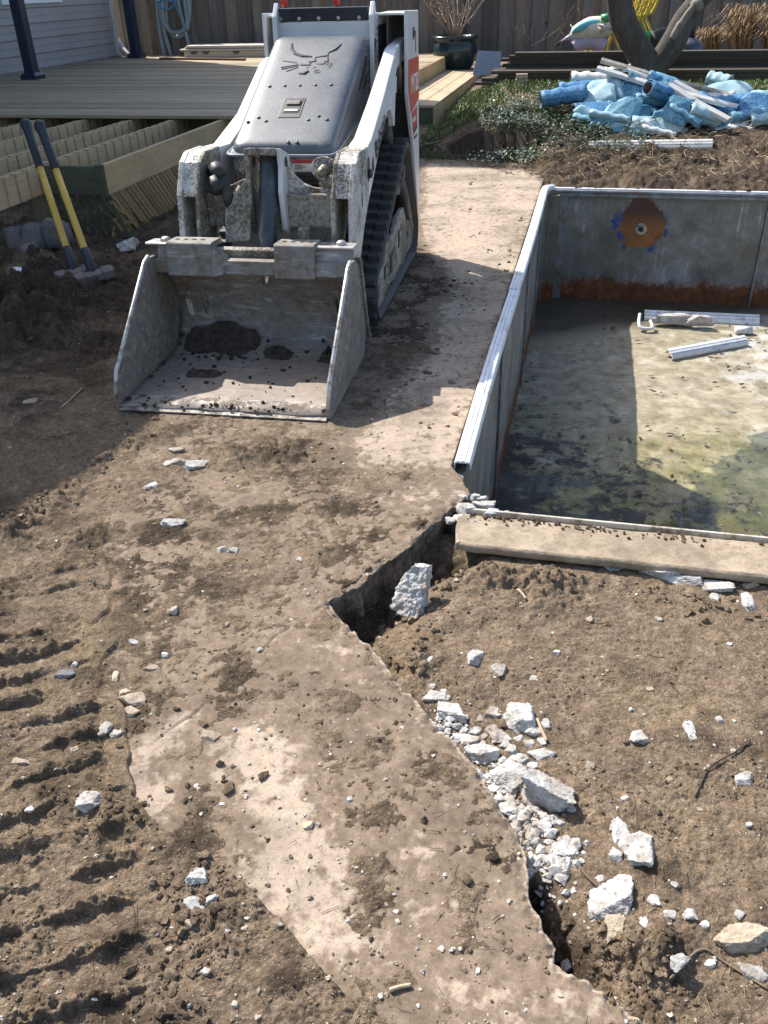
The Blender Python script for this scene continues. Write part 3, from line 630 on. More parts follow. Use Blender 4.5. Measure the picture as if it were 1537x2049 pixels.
for ins_, up in ((.002, -.034), (.010, -.016), (.022, -.005), (.040, .001), (.06, .004), (.10, .005), (.18, .006)):
    rings.append([hp(x, s, up) for x, s in rrect(-.275+ins_, .262-ins_, ins_, 1.075-ins_, max(.055-ins_*.2, .02))])
k = len(rings[0]); mb.grid([r+[r[0]] for r in rings]); mb.f.append(tuple((len(rings)-1)*(k+1)+i for i in range(k)))
hood = mb.build('hood', M_HOOD, L, True)
sm = hood.modifiers.new('edge', 'EDGE_SPLIT'); sm.split_angle = math.radians(50)
lip = [rim(x, s) for x, s in rrect(-.288, .275, -.012, 1.086, .06)]
MB().tube([(x, y, z-.004) for x, y, z in lip+[lip[0]]], .010, 8, False).build('hood_rim', simple('rim_grey', (.16, .18, .20), .4, 0, .2), L, True)
EM = {'a': [(-.148, .958), (-.138, .901), (-.107, .853), (-.06, .828), (-.006, .82)], 'b': [(.135, .946), (.113, .894), (.079, .858)], 'c': [(.015, .814), (.082, .831), (.077, .858)],
      'd': [(.015, .814), (.024, .772), (-.006, .765), (.005, .736), (-.051, .737), (-.077, .761), (-.159, .781)], 'e': [(.083, .825), (.092, .776), (.075, .745), (.034, .746)],
      'f': [(-.068, .743), (-.16, .717)], 'g': [(-.065, .73), (-.151, .699)], 'h': [(-.062, .716), (-.121, .677)], 'i': [(.074, .776), (.124, .744)], 'j': [(.076, .763), (.124, .726)],
      'k': [(.079, .749), (.116, .712)], 'l': [(-.047, .658), (-.015, .658), (.003, .679)], 'm': [(-.006, .715), (-.012, .706)], 'n': [(.034, .717), (.026, .707)]}
M_GROOVE = simple('groove_black', (.006, .006, .007), .6)
M_GROOVE_LIT = M_HOOD
for kx, pts in EM.items():
    big = kx in 'abl'; r = [(.014 if big else .0095)*(1. if 0 < i < len(pts)-1 else .6) for i in range(len(pts))]
    MB().tube([hp(x, s, .0055) for x, s in pts], r, 6, True, .45).build('emblem_stroke', M_GROOVE, hood)
MB().tube([hp(.054+.017*math.cos(t), .671+.014*math.sin(t), .0055) for t in np.linspace(0, 2*math.pi, 15)], .0028, 5, False).build('emblem_ring', M_GROOVE, hood)
o = meshobj('emblem_letter', text_mesh('R', .022, .001), M_GROOVE, hood); o.location = hp(.054, .671, .006); o.rotation_euler = (HT, 0, 0)
la = [(-.073, .421), (.045, .423), (.043, .244), (-.071, .244)]
mb = MB(); Rt = Matrix.Rotation(HT, 3, 'X')
lt = MB().box(hp(-.014, .333, .006), (.118, .178, .006), Rt).build('latch_plate', M_DARK, hood, bevel=.004)
MB().box(hp(-.010, .345, .0102), (.084, .125, .002), Rt).build('latch_recess', M_GROOVE, lt)
MB().box(hp(-.010, .368, .014), (.070, .040, .008), Rt).build('latch_handle', M_DARK, lt, bevel=.003)
MB().box(hp(-.010, .302, .0125), (.074, .018, .004), Rt).build('latch_handle', M_BOLT, lt, bevel=.002)
for x, s in [(-.18, .533), (-.097, .537), (-.015, .539), (.07, .542), (.154, .544), (-.223, .209), (-.174, .246), (-.127, .215), (.095, .225), (.143, .26), (.192, .229), (.03, .035), (.075, .035)]:
    MB().lathe([(.0105, 0), (.010, .004), (.005, .007), (0, .007)], 8, Matrix.Translation(hp(x, s, .004)) @ Matrix.Rotation(HT, 4, 'X')).build('rivet', M_DARK, hood, True)
for (y0, z0), (y1, z1) in (((.90, 1.235), (.64, 1.085)), ((.875, 1.145), (.76, 1.08))):
    MB().tube([(.2635, y0, z0), (.2635, (y0+y1)/2, (z0+z1)/2-.01), (.2635, y1, z1)], [.006, .016, .008], 8, True, .3).build('vent', M_GROOVE, hood)
# --- control tower at the back
MB().span((-.295, 1.04, 1.30), (.26, 1.10, 1.40)).build('tower_panel', M_WP, L, bevel=.006)
MB().prism([(1.045, 1.402), (1.03, 1.472), (1.07, 1.472), (1.09, 1.402)], -.292, .256, 'x').build('control_bar', simple('bar_blue_black', (.022, .03, .038), .4, 0, .3), L, bevel=.006)
for bx in (-.262, -.15, -.035, .08, .20): MB().lathe([(.012, 0), (.011, .006), (.0, .008)], 6, Matrix.Translation((bx, 1.041, 1.418)) @ Rx).build('bolt', M_BOLT, L)
for lx in (-.268, .043):
    lv = MB().tube([(lx, 1.16, 1.40), (lx, 1.17, 1.50)], .012, 8).build('control_lever', M_BLK, L, True)
    MB().lathe([(.012, 0), (.021, .01), (.021, .05), (.012, .062), (0, .064)], 12, Matrix.Translation((lx, 1.17, 1.475))).build('lever_knob', M_RED, lv, True)
MB().span((-.30, 1.1, .35), (.30, 1.36, 1.38)).build('rear_housing', M_BLK, L, bevel=.01)
def upright(s):
    XO = .475 if s > 0 else .385
    # inner plate, dark slot for the arm, outer panel
    u_ = MB().prism([(.93, .62), (.98, 1.43), (1.045, 1.50), (1.07, 1.44), (1.42, 1.43), (1.42, .62)], min(s*.268, s*.295), max(s*.268, s*.295), 'x').build('upright', M_WP, L, bevel=.005)
    op = MB().prism([(1.08, 1.448), (1.50, 1.437), (1.53, .38), (1.46, .30), (1.42, .40), (1.28, .70), (1.12, .93), (1.06, 1.02)], min(s*(XO-.023), s*XO), max(s*(XO-.023), s*XO), 'x').build('outer_panel', M_WP, L, bevel=.005)
    MB().span((min(s*.295, s*(XO-.023)), 1.12, 1.424), (max(s*.295, s*(XO-.023)), 1.46, 1.436)).build('top_cap', M_WP, L, bevel=.003)
    MB().span((min(s*.296, s*(XO-.025)), 1.44, .40), (max(s*.296, s*(XO-.025)), 1.47, 1.42)).build('rear_plate', M_BLK, L)
    return u_, op
uR, oR = upright(1); uL, oL = upright(-1)
# markings on the right hand panels (bright orange field with the model number, small label, warning sign)
M_ORG = simple('orange_vinyl', (.52, .062, .012), .4, 0, .08)
MB().prism([(1.075, 1.20), (1.505, 1.19), (1.51, .955), (1.16, .905), (1.062, 1.05)], .4755, .4770, 'x').build('decal', M_ORG, oR)
o = meshobj('decal_lettering', text_mesh('MT85', .16, .001), simple('decal_white', (.75, .75, .75), .4), oR); o.location = (.4785, 1.325, 1.055); o.rotation_euler = (math.pi/2, 0, math.pi/2); o.scale = (.82, .9, 1)
MB().prism([(1.20, .90), (1.42, .92), (1.42, .80), (1.26, .77)], .4755, .4770, 'x').build('small_label', simple('label_crimson', (.45, .03, .03), .45), oR)
MB().prism([(1.28, .80), (1.42, .82), (1.42, .795), (1.29, .775)], .4772, .4780, 'x').build('small_label', simple('label_navy', (.02, .03, .10), .45), oR)
for q in range(3): MB().span((.4772, 1.23+.05*q, .845), (.4780, 1.262+.05*q, .872)).build('label_mark', simple('label_pale', (.6, .55, .55), .5), oR)
for q in range(5): MB().span((.4755, 1.285+.03*q, .742), (.4765, 1.305+.03*q, .758)).build('label_mark', M_DARK, oR)
bc = MB().lathe([(.034, 0), (.034, .004), (.014, .006), (.012, .012), (0, .012)], 14, Matrix.Translation((.475, 1.29, 1.325)) @ Matrix.Rotation(math.pi/2, 4, 'Y')).build('pin_head', M_DARK, oR, True)
MB().span((.4752, 1.36, 1.22), (.4765, 1.385, 1.33)).build('label_mark', M_DARK, oR)
sg = MB().span((.2955, .985, 1.19), (.2965, 1.035, 1.315)).build('warning_sign', simple('sign_black', (.03, .03, .03), .5, grime=(.45, .43, .4)), uR)
for z_ in (1.21, 1.29, 1.325, 1.355): MB().span((.2955, 1.06, z_), (.2963, 1.078, z_+.014)).build('label_mark', M_BLK, uR)
# --- lift arms
def arm(s):
    xi, xo = .345, .425
    # upper sloping box, then a deep knuckle plate down to the bucket pins
    a1 = MB()
    secs = [((1.30, 1.30), (1.30, 1.19), .372, .425), ((.98, 1.275), (.98, 1.165), .366, .425), ((.93, 1.262), (.90, 1.12), .362, .428), ((.45, 1.055), (.42, .90), .352, .432), ((.10, .925), (.10, .72), .345, .436), ((-.05, .90), (-.02, .66), .338, .438)]
    if s < 0: secs = [((yt, zt-.055*min(1, max(0, yt+.05)/.3)), (yb, zb-.03), max(x0-.055*min(1, max(0, yt+.05)/.25), .292), x1-.055*min(1, max(0, yt+.05)/.25)) for (yt, zt), (yb, zb), x0, x1 in secs]
    rows = []
    for (yt, zt), (yb, zb), x0, x1 in secs: rows.append([(s*x0, yt, zt), (s*x1, yt, zt), (s*x1, yb, zb), (s*x0, yb, zb), (s*x0, yt, zt)])
    a1.grid(rows); a1.f.append((0, 1, 2, 3)); n_ = (len(secs)-1)*5; a1.f.append((n_, n_+1, n_+2, n_+3))
    ar = a1.build('lift_arm', M_WP, L, bevel=.006)
    prof = [(-.02, .905), (-.22, .912), (-.30, .875), (-.385, .74), (-.41, .60), (-.44, .44), (-.47, .26), (-.44, .16), (-.37, .17), (-.33, .30), (-.28, .44), (-.16, .56), (-.02, .66)]
    MB().prism(prof, s*.408 if s > 0 else -.438, s*.438 if s > 0 else -.408, 'x').build('arm_plate', M_WPD, ar, bevel=.006)
    MB().prism(prof, s*.325 if s > 0 else -.347, s*.347 if s > 0 else -.325, 'x').build('arm_plate', M_WPM, ar, bevel=.006)
    # web over the top of the knuckle
    web = [(-.02, .903), (-.22, .910), (-.298, .873), (-.375, .752)]
    mb = MB()
    for i in range(len(web)-1):
        (y0, z0), (y1, z1) = web[i], web[i+1]; xa, xb = sorted((s*.340, s*.415)); mb.add([(xa, y0, z0-.001), (xb, y0, z0-.001), (xb, y1, z1-.001), (xa, y1, z1-.001), (xa, y0, z0-.02), (xb, y0, z0-.02), (xb, y1, z1-.02), (xa, y1, z1-.02)], [(0, 1, 2, 3), (7, 6, 5, 4), (0, 3, 7, 4), (1, 5, 6, 2), (0, 4, 5, 1), (3, 2, 6, 7)])
    mb.build('arm_web', M_WPD, ar)
    for yy, zz, rr in ((-.40, .27, .030), (-.02, .78, .022)):
        MB().lathe([(rr, 0), (rr, .014), (rr*.6, .02), (0, .02)], 14, Matrix.Translation((s*.438, yy, zz)) @ Matrix.Rotation(s*math.pi/2, 4, 'Y')).build('pivot_pin', M_DARK, ar, True)
    if s > 0:
        MB().prism([(-.02+.035*math.cos(t), .80+.06*math.sin(t)) for t in np.linspace(0, 2*math.pi, 18)[:-1]], .4385, .4393, 'x').build('arm_opening', M_DARK, ar)
        MB().span((.4385, -.215, .66), (.4394, -.195, .73)).build('arm_opening', M_BLK, ar)
        o = meshobj('arm_lettering', text_mesh('Bobcat', .12, .001), M_BLK, ar); o.location = (.4385, .33, .905); o.rotation_euler = (math.pi/2, 0, math.pi/2)
        o.rotation_euler = (Matrix.Rotation(-math.radians(-22), 4, 'X') @ Matrix.Rotation(math.pi/2, 4, 'Z') @ Matrix.Rotation(math.pi/2, 4, 'X')).to_euler()
        MB().prism([(.075, .80), (.10, .845), (.09, .815), (.125, .835), (.118, .80), (.13, .775), (.10, .765), (.085, .785)], .4385, .4393, 'x').build('arm_emblem', M_BLK, ar)
        # lugs below the arm for the lift cylinder
        MB().prism([(.62, .985), (.95, 1.13), (.93, 1.04), (.905, 1.06), (.88, 1.0), (.85, .88), (.815, .885), (.79, .97), (.77, .93), (.73, .98)], .395, .428, 'x').build('cylinder_lug', M_WP, ar, bevel=.004)
    return ar
aR = arm(1); aL = arm(-1)
for s in (1, -1): MB().tube([(s*.37, .86, .94), (s*.37, 1.12, .55)], .030, 10).build('lift_cylinder', M_DARK, L, True); MB().tube([(s*.372, 1.30, 1.24), (s*.372, 1.40, 1.0)], .02, 8).build('link_bar', M_WPM, L, True)
# --- cross tube, tilt cylinder and its bracket
MB().span((-.325, -.30, .575), (.325, -.18, .735)).build('cross_tube', M_WPM, L, bevel=.012)
for x0 in (.062, -.098):
    MB().prism([(-.335, .945), (-.20, .90), (-.17, .56), (-.30, .545), (-.335, .575), (-.355, .75), (-.325, .86)], x0, x0+.026, 'x').build('tilt_bracket', M_WP if x0 > 0 else M_WPM, L, bevel=.006)
    MB().lathe([(.022, 0), (.022, .004), (0, .004)], 12, Matrix.Translation((x0+.026, -.27, .875)) @ Matrix.Rotation(math.pi/2, 4, 'Y')).build('bracket_hole', M_BLK, L)
MB().prism([(-.345, .915), (-.345, .948), (-.20, .918), (-.20, .888)], -.075, .062, 'x').build('bracket_cap', M_WPM, L, bevel=.006)
# curved saddle plate running up to the right arm
sad = [(.088, .915), (.10, .86), (.125, .81), (.165, .775), (.21, .758), (.26, .752), (.325, .752), (.325, .72), (.088, .72)]
MB().prism(sad, -.262, -.240, 'y').build('saddle_plate', M_WPD, L, bevel=.003)
MB().prism([(-.09, .80), (-.14, .79), (-.20, .765), (-.325, .75), (-.325, .72), (-.09, .72)], -.262, -.240, 'y').build('saddle_plate', M_WPM, L, bevel=.003)
def cyl_mat():
    m = Mat('cylinder_paint'); n = m.noise(14, 7, .72); c = m.ramp(n, [(.35, (.020, .024, .030)), (.62, (.060, .066, .074)), (.75, (.20, .18, .15))]); m.set(c, .42); return m.m
cyl = MB().tube([(.005, -.25, .90), (.005, -.29, .80), (.012, -.44, .53), (.014, -.46, .49)], [.047, .047, .045, .040], 18).build('tilt_cylinder', cyl_mat(), L, True, bevel=.004)
MB().tube([(.014, -.455, .50), (.018, -.52, .36)], .020, 10).build('cylinder_rod', simple('chrome', (.7, .7, .72), .15, 1., .03), cyl, True)
MB().box((.012, -.482, .505), (.06, .012, .05), Matrix.Rotation(-.3, 3, 'X')).build('cylinder_clip', M_WPM, cyl, bevel=.004)
# shield plate on the left of the cylinder
MB().add([(-.205, -.405, .525), (-.075, -.415, .54), (-.068, -.345, .775), (-.10, -.335, .80), (-.135, -.34, .765), (-.16, -.36, .70), (-.198, -.37, .665)], [(0, 1, 2, 3, 4, 5, 6)]).build('hose_shield', M_WPM, L, solid=.012, bevel=.003)
MB().add([(-.135, -.34, .765), (-.16, -.36, .70), (-.198, -.37, .665), (-.205, -.405, .525), (-.215, -.36, .53), (-.21, -.32, .67), (-.15, -.29, .77)], [(0, 1, 6), (1, 2, 5, 6), (2, 3, 4, 5)]).build('hose_shield', M_WPD, L, solid=.01)
MB().tube([(-.33, -.20, .80), (-.29, -.24, .835), (-.235, -.285, .80), (-.20, -.32, .72), (-.19, -.325, .68)], [.022, .030, .030, .028, .024], 10).build('hydraulic_hose', M_BLK, L, True)
for y_, z_ in ((-.262, .825), (-.30, .77)): MB().tube([(-.275, y_, z_+.03), (-.235, y_-.03, z_-.02)], .034, 9).build('hose_wrap', M_BLK, L, True)
MB().span((-.29, -.31, .765), (-.255, -.27, .795)).build('hose_clamp', M_BOLT, L, bevel=.004)
# couplers on the right
cb = MB().prism([(.262+.065*math.cos(t), .838+.055*math.sin(t)) for t in np.linspace(0, 2*math.pi, 16)[:-1]], -.232, -.215, 'y').build('coupler_plate', M_WPD, L, bevel=.004)
for cx_, cz_, rr, ln in ((.268, .835, .024, .085), (.305, .79, .030, .07)):
    Mx = Matrix.Translation((cx_, -.232, cz_)) @ Matrix.Rotation(math.pi/2, 4, 'X')
    MB().lathe([(rr*1.1, 0), (rr*1.1, ln*.3), (rr*.8, ln*.32), (rr*.8, ln*.6), (rr, ln*.62), (rr, ln*.85), (rr*.65, ln*.9), (rr*.6, ln), (0, ln)], 14, Mx).build('hydraulic_coupler', simple('coupler_zinc', (.30, .27, .21), .5, .4, .25, 20, grime=(.16, .13, .09)), cb, True)
MB().box((.17, -.33, .555), (.06, .05, .07)).build('grab_hook', M_WPM, L, bevel=.012)
MB().span((-.26, -.20, .42), (.31, -.06, .572)).build('front_guard', M_WPD, L, bevel=.01)
# --- quick attach plate and bucket
BL, BR = -.50, .468
MB().prism([(-.41, .12), (-.47, .35), (-.535, .49), (-.55, .53), (-.52, .54), (-.48, .50), (-.38, .14)], -.44, .44, 'x').build('attach_plate', M_WPM, L, bevel=.006)
cs = [(-1.215, .012), (-1.05, .014), (-.80, .016), (-.63, .018), (-.53, .035), (-.465, .085), (-.435, .16), (-.44, .25), (-.47, .33), (-.515, .40), (-.565, .455), (-.60, .488)]
mb = MB(); nx = 28; rows = []
for y_, z_ in cs: rows.append([(x_, y_+.004*math.sin(x_*31+z_*20), z_+(.003*math.sin(x_*23+y_*17) if z_ < .03 else 0)) for x_ in np.linspace(BL+.01, BR-.01, nx)])
bucket = mb.grid(rows).build('bucket', M_BKT, L, True, solid=.012)
side = [(-1.215, .0), (-1.222, .05), (-1.175, .15), (-.72, .505), (-.67, .52), (-.60, .512), (-.53, .47), (-.41, .11), (-.48, .0)]
for s, X_ in ((1, BR), (-1, BL)):
    sp_ = MB().prism(side, X_-.010, X_+.010, 'x').build('bucket_side', M_BKT, bucket, bevel=.003)
    MB().tube([(X_, -1.222, .05), (X_, -1.175, .153), (X_, -.72, .509), (X_, -.67, .524)], .0105, 6, True).build('bucket_edge', M_BARE, sp_, True)
MB().prism([(-.535, .49), (-.415, .12), (-.37, .05), (-.35, .06), (-.385, .14), (-.505, .50)], BR-.015, BR+.022, 'x').build('wear_strip', M_WPM, bucket, bevel=.004)
MB().prism([(-1.238, .0), (-1.238, .006), (-1.18, .018), (-1.10, .020), (-1.10, .006)], BL+.008, BR-.008, 'x').build('cutting_edge', simple('muddy_edge_steel', (.34, .31, .27), .6, .2, .3, 14, grime=(.10, .08, .06), gscale=9, gamt=(.44, .54), bump=.5), bucket, bevel=.002)
MB().prism([(-.575, .50), (-.618, .498), (-.632, .44), (-.626, .435), (-.602, .47), (-.575, .488)], BL+.008, BR-.008, 'x').build('bucket_lip', M_BKT, bucket, bevel=.002)
for x0, x1 in ((BL-.045, -.20), (.10, BR+.0)):
    MB().prism([(-.47, .556), (-.578, .566), (-.585, .560), (-.583, .553), (-.47, .543)], x0, x1, 'x').build('bracket_flange', M_BARE, bucket, bevel=.002)
    MB().prism([(-.574, .556), (-.628, .44), (-.621, .436), (-.575, .50), (-.56, .55)], max(x0, BL+.01)+.004, x1-.004, 'x').build('bracket_plate', M_BKT, bucket, bevel=.003)
for x0, x1 in ((-.425, -.20), (.10, .292)):
    MB().prism([(-.49, .572), (-.612, .580), (-.622, .572), (-.642, .43), (-.634, .424), (-.608, .545), (-.49, .560)], x0, x1, 'x').build('bracket_fold', M_BKT, bucket, bevel=.003)
    for q in range(4): MB().lathe([(.011, 0), (.011, .0015), (0, .0015)], 10, Matrix.Translation((x0+.035+q*.042, -.555, .5775))).build('bracket_hole', M_BLK, bucket)
MB().add([(-.199, -.614, .574), (-.14, -.57, .51), (-.15, -.65, .44), (-.202, -.652, .43)], [(0, 1, 2, 3)]).build('bracket_gusset', M_BKT, bucket, solid=.01)
for bx in (-.46, .40): MB().lathe([(.026, 0), (.024, .012), (.012, .02), (0, .02)], 12, Matrix.Translation((bx, -.535, .562))).build('bolt', M_BOLT, bucket, True)
# soil left in the bucket
RB = Matrix.Rotation(-MA, 3, 'Z')
def blot(x0, x1, y0, y1, h, seed, n=26):
    rows = []
    for j, yy in enumerate(np.linspace(y0, y1, n)):
        r = []
        for i, xx in enumerate(np.linspace(x0, x1, n)):
            u_, v_ = (xx-x0)/(x1-x0)*2-1, (yy-y0)/(y1-y0)*2-1
            e_ = 1-u_*u_-v_*v_+.55*float(fbm(np.array([xx]), np.array([yy]), .09, 3, seed)[0])
            fl = .018+max(0, yy+.62)*.9*max(0, yy+.62)*6
            hgt = max(-.03, min(1, e_*1.2))*h*(1+1.6*float(fbm(np.array([xx]), np.array([yy]), .03, 3, seed+4)[0]))
            p_ = RB @ Vector((xx, yy, 0)); r.append((ML[0]+p_.x, ML[1]+p_.y, fl+hgt+.012 if e_ > 0 else .004))
        rows.append(r)
    return MB().grid(rows)
M_SOIL = simple('damp_soil', (.048, .035, .025), .95, 0, .6, 30, bump=1.)
for nm, lab, args in (('soil_clump', 'dark damp soil heaped in the back left corner of the loader bucket', (-.45, -.05, -.62, -.47, .012, 301)), ('soil_clump', 'small dark soil lump in the middle of the loader bucket', (-.02, .14, -.64, -.54, .012, 305)),
                      ('soil_clump', 'dark soil crumb by the right side plate inside the loader bucket', (.28, .36, -.66, -.56, .03, 309)), ('soil_clump', 'thin dark soil smear on the loader bucket floor', (-.32, -.14, -.90, -.80, .012, 313))):
    tag(blot(*args).build(nm, M_SOIL), lab, 'soil')
# ------------------------------------------------------------------ house, deck frame, fence, hammers (left side)
def pb(px, py, b):                                     # (a, z) on the plane b = const
    d = ray(px, py); t = b/(d[0]*cA-d[1]*sA); return (d[0]*sA+d[1]*cA)*t, CAMH+d[2]*t
def PD(px, py, a):                                     # world point on the plane a = const
    b, z = pa(px, py, a); return Vector(W(a, b, z))
DZ = .54
M_SIDING = simple('vinyl_siding', (.29, .275, .275), .55, 0, .08, 3)
house = thing('house', 'grey vinyl sided house standing at the edge of the wooden deck', 'house', (0, 0, 0), -YAW)
HB = -8.43
MB().span((-15, 1.0, 0), (HB-.03, 15.70, 5.99)).build('wall', M_SIDING, house)
base_co = None
for k in range(27):
    z0 = DZ+.03+k*.2
    c = MB().prism([(HB-.03, z0), (HB+.004, z0), (HB+.006, z0+.004), (HB-.008, z0+.085), (HB-.004, z0+.094), (HB-.016, z0+.197), (HB-.03, z0+.197)], 1.0, 15.70, 'y')
    c.v = [(x, y, z) for (x, y, z) in c.v]; c.build('siding_course', M_SIDING, house)
M_TRIM = simple('pale_trim', (.45, .46, .50), .5, 0, .06)
MB().span((HB-.05, 15.70, .3), (HB+.02, 15.80, 5.98)).build('corner_trim', M_TRIM, house, bevel=.004)
wa, wz = pb(122, 4, HB)
wn = MB().span((HB-.02, wa-1.6, wz), (HB+.03, wa, wz+.07)).build('window', simple('window_white', (.74, .76, .8), .4, 0, .04), house, bevel=.004)
MB().span((HB-.02, wa-1.6, wz+1.0), (HB+.03, wa, wz+1.07)).build('window_rail', M_TRIM, wn)
MB().span((HB-.02, wa-.07, wz+.07), (HB+.03, wa, wz+1.0)).build('window_rail', M_TRIM, wn)
MB().span((HB-.015, wa-1.6, wz+.07), (HB+.006, wa-.07, wz+1.0)).build('pane', simple('window_glass', (.05, .06, .07), .05), wn)
MB().span((HB-.03, 1.0, .3), (HB+.045, 15.72, DZ+.03)).build('base_board', simple('dirty_base', (.20, .18, .15), .8, 0, .3, 4), house)
shade_roof = [(a+1.6, b-2.42) for a, b in [(1.2, -5.1), (2.6, -4.72), (3.9, -4.42), (4.5, -4.27), (6.6, -4.17), (10.6, -4.17), (10.6, -3.3), (12.47, -3.7), (14.15, -6.62), (14.2, -7.42), (15.45, -8.68), (15.6, -13.3), (0, -13.3), (0, -5.4)]]  # unseen slab; outline back-projected from the ground shade, raised to let in sky
MB().prism([(b, a) for a, b in shade_roof], 6.0, 6.14, 'z').build('shade_roof', simple('shade_roof_grey', (.09, .085, .08), .9, 0, .3, 8), house)
M_POST = simple('navy_post', (.012, .020, .042), .35, 0, .2, 8)
for (px, py), lab in (((67, 158), 'dark navy porch post on the deck in front of the house siding'), ((274, 116), 'dark navy porch post on the deck in front of the board fence')):
    p = P(px, py, DZ); pt = thing('porch_post', lab, 'post', (p[0], p[1], DZ), -YAW, 'navy porch posts')
    MB().span((-.072, -.072, .0), (.072, .072, 2.46)).build('shaft', M_POST, pt, bevel=.006)
    MB().lathe([(.17, .001), (.17, .05), (.13, .075), (.108, .085), (.108, .11)], 4, Matrix.Rotation(math.pi/4, 4, 'Z')).build('skirt', M_POST, pt, bevel=.004)
# downpipe elbow beside the house corner
tag(MB().tube([PD(228, 72, 15.9), PD(236, 82, 15.88), PD(247, 100, 15.8), PD(257, 112, 15.7)], .055, 8).build('drain_pipe', simple('grey_pipe', (.42, .42, .42), .5, 0, .1)), 'short grey drain pipe elbow at the house corner', 'pipe')
tag(MB().tube([PD(480/4.0+58, 95, 15.2), PD(182, 96, 15.2), PD(186, 118, 15.2), PD(189, 98, 15.2)], .012, 6).build('wire_hook', M_BLK), 'small black wire stake standing by the house siding', 'stake')

# deck
deck = thing('wooden_deck', 'weathered wooden deck with its front boards torn off and joists bared', 'deck', (0, 0, 0), -YAW)
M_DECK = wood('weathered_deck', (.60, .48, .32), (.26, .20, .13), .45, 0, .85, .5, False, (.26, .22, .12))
M_JOIST = wood('joist_wood', (.60, .45, .26), (.38, .28, .155), .7, 1, .8, .1, True, (.32, .25, .12))
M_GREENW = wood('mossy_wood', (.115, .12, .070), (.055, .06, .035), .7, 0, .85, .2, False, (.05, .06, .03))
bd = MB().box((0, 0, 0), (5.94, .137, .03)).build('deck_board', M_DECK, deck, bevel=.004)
n = 0; a = 8.36
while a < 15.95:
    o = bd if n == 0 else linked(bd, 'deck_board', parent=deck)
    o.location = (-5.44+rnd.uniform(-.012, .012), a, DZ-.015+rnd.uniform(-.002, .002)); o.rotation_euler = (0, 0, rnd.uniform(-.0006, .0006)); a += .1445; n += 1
MB().span((HB, 8.62, .28), (-2.47, 8.66, DZ-.032)).build('rim_board', M_GREENW, deck)
MB().span((-2.468, 8.36, .32), (-2.445, 15.9, DZ-.004)).build('fascia', M_JOIST, deck, bevel=.003)
def joist_mat():                                       # old board marks every 14 cm
    m = Mat('joist_stained'); p = m.ob(); n_ = m.noise(3, 6, .7, m.mapped((16, 1.2, 16))); c = m.ramp(n_, [(.25, (.42, .31, .18)), (.75, (.64, .48, .28))])
    y = m.sep(p, 1); ph = m.math('FRACT', m.math('MULTIPLY', m.math('ADD', y, m.math('MULTIPLY', m.noise(5, 3, .5), .03)), 1/.1445))
    st = m.math('MULTIPLY', m.ramp(ph, [(.0, 1.), (.10, .6), (.2, 0.), (.93, 0.), (1., 1.)]), m.ramp(m.noise(4, 5, .7, m.mapped((1, 6, 1.2))), [(.35, .25), (.6, .95)]))
    c = m.mix(st, c, (.09, .055, .032)); c = m.mix(m.ramp(m.noise(1.7, 5), [(.5, 0.), (.7, .5)]), c, (.27, .22, .11)); m.set(c, .85); m.bump(n_, .3, .005); return m.m
M_JS = joist_mat()
for b_, a0 in ((-3.99, 5.1), (-4.44, 4.9), (-4.94, 4.9), (-5.44, 4.9), (-5.93, 4.9)):
    MB().span((b_-.02, a0, .30), (b_+.02, 8.62, .497)).build('joist', M_JS, deck, bevel=.004)
    st_ = MB().box((0, 0, 0), (.038, .105, .008)).build('board_stub', M_JS, deck)
    for q in range(int((8.3-a0)/.1445)):
        o = st_ if q == 0 else linked(st_, 'board_stub', parent=deck)
        o.location = (b_, a0+.07+q*.1445, .4995); o.scale = (1, rnd.uniform(.75, 1.1), 1)
MB().span((-3.505, 5.965, .295), (-3.46, 8.62, .505)).build('outer_joist', M_JOIST, deck, bevel=.004)
MB().span((-3.515, 5.925, .285), (-3.455, 5.962, .512)).build('end_cap', M_GREENW, deck, bevel=.004)
MB().span((-3.97, 5.94, .30), (-3.518, 5.98, .497)).build('header', M_GREENW, deck, bevel=.004)
MB().span((-4.09, 5.92, -.12), (-3.95, 6.06, .299)).build('support_post', wood('post_wood', (.20, .17, .10), (.10, .085, .05), .8, 2, .85, .1), deck, bevel=.006)
M_LAT = wood('lattice_wood', (.42, .28, .135), (.22, .14, .065), 1., 1, .8, .4, False)
def slat(a0, z_hi, z_lo, x, name, mat, w=.036, flip=1):
    run = (z_hi-z_lo)*.95*flip
    return MB().prism([(a0, z_hi), (a0+w*1.35, z_hi), (a0+w*1.35+run, z_lo), (a0+run, z_lo)], x, x+.008, 'x').build(name, mat, deck)
a0 = 5.73; k = 0
while a0 < 8.45:
    lo_ = rnd.uniform(-.06, -.02); hi_ = .294
    if a0 < 5.96: hi_ = .294-(5.96-a0)/.95
    if 5.85 < a0 < 6.1 and k % 2: lo_ = rnd.uniform(.06, .16)
    slat(a0+(.294-hi_)*.95, hi_, lo_, -3.468+rnd.uniform(-.003, .003), 'lattice_slat', M_LAT, .0385); a0 += .0625; k += 1
a0 = 6.2
while a0 < 8.8: slat(a0, .29, -.05, -3.482, 'lattice_slat', M_LAT, flip=-1); a0 += .0625
for q in range(7): MB().prism([(-3.94+q*.07, .29), (-3.90+q*.07, .29), (-3.76+q*.07, -.02), (-3.80+q*.07, -.02)], 5.985, 5.993, 'y').build('lattice_slat', M_GREENW, deck)
for (x0, z0, x1, z1) in ((6.03, .17, 6.12, .12), (6.0, .10, 6.16, .03), (6.08, .07, 6.25, .02)):   # broken ends
    MB().add([(-3.455, x0, z0), (-3.452, x0+.03, z0+.02), (-3.448, x1+.03, z1+.015), (-3.45, x1, z1)], [(0, 1, 2, 3)]).build('broken_slat', M_LAT, deck, solid=.006)
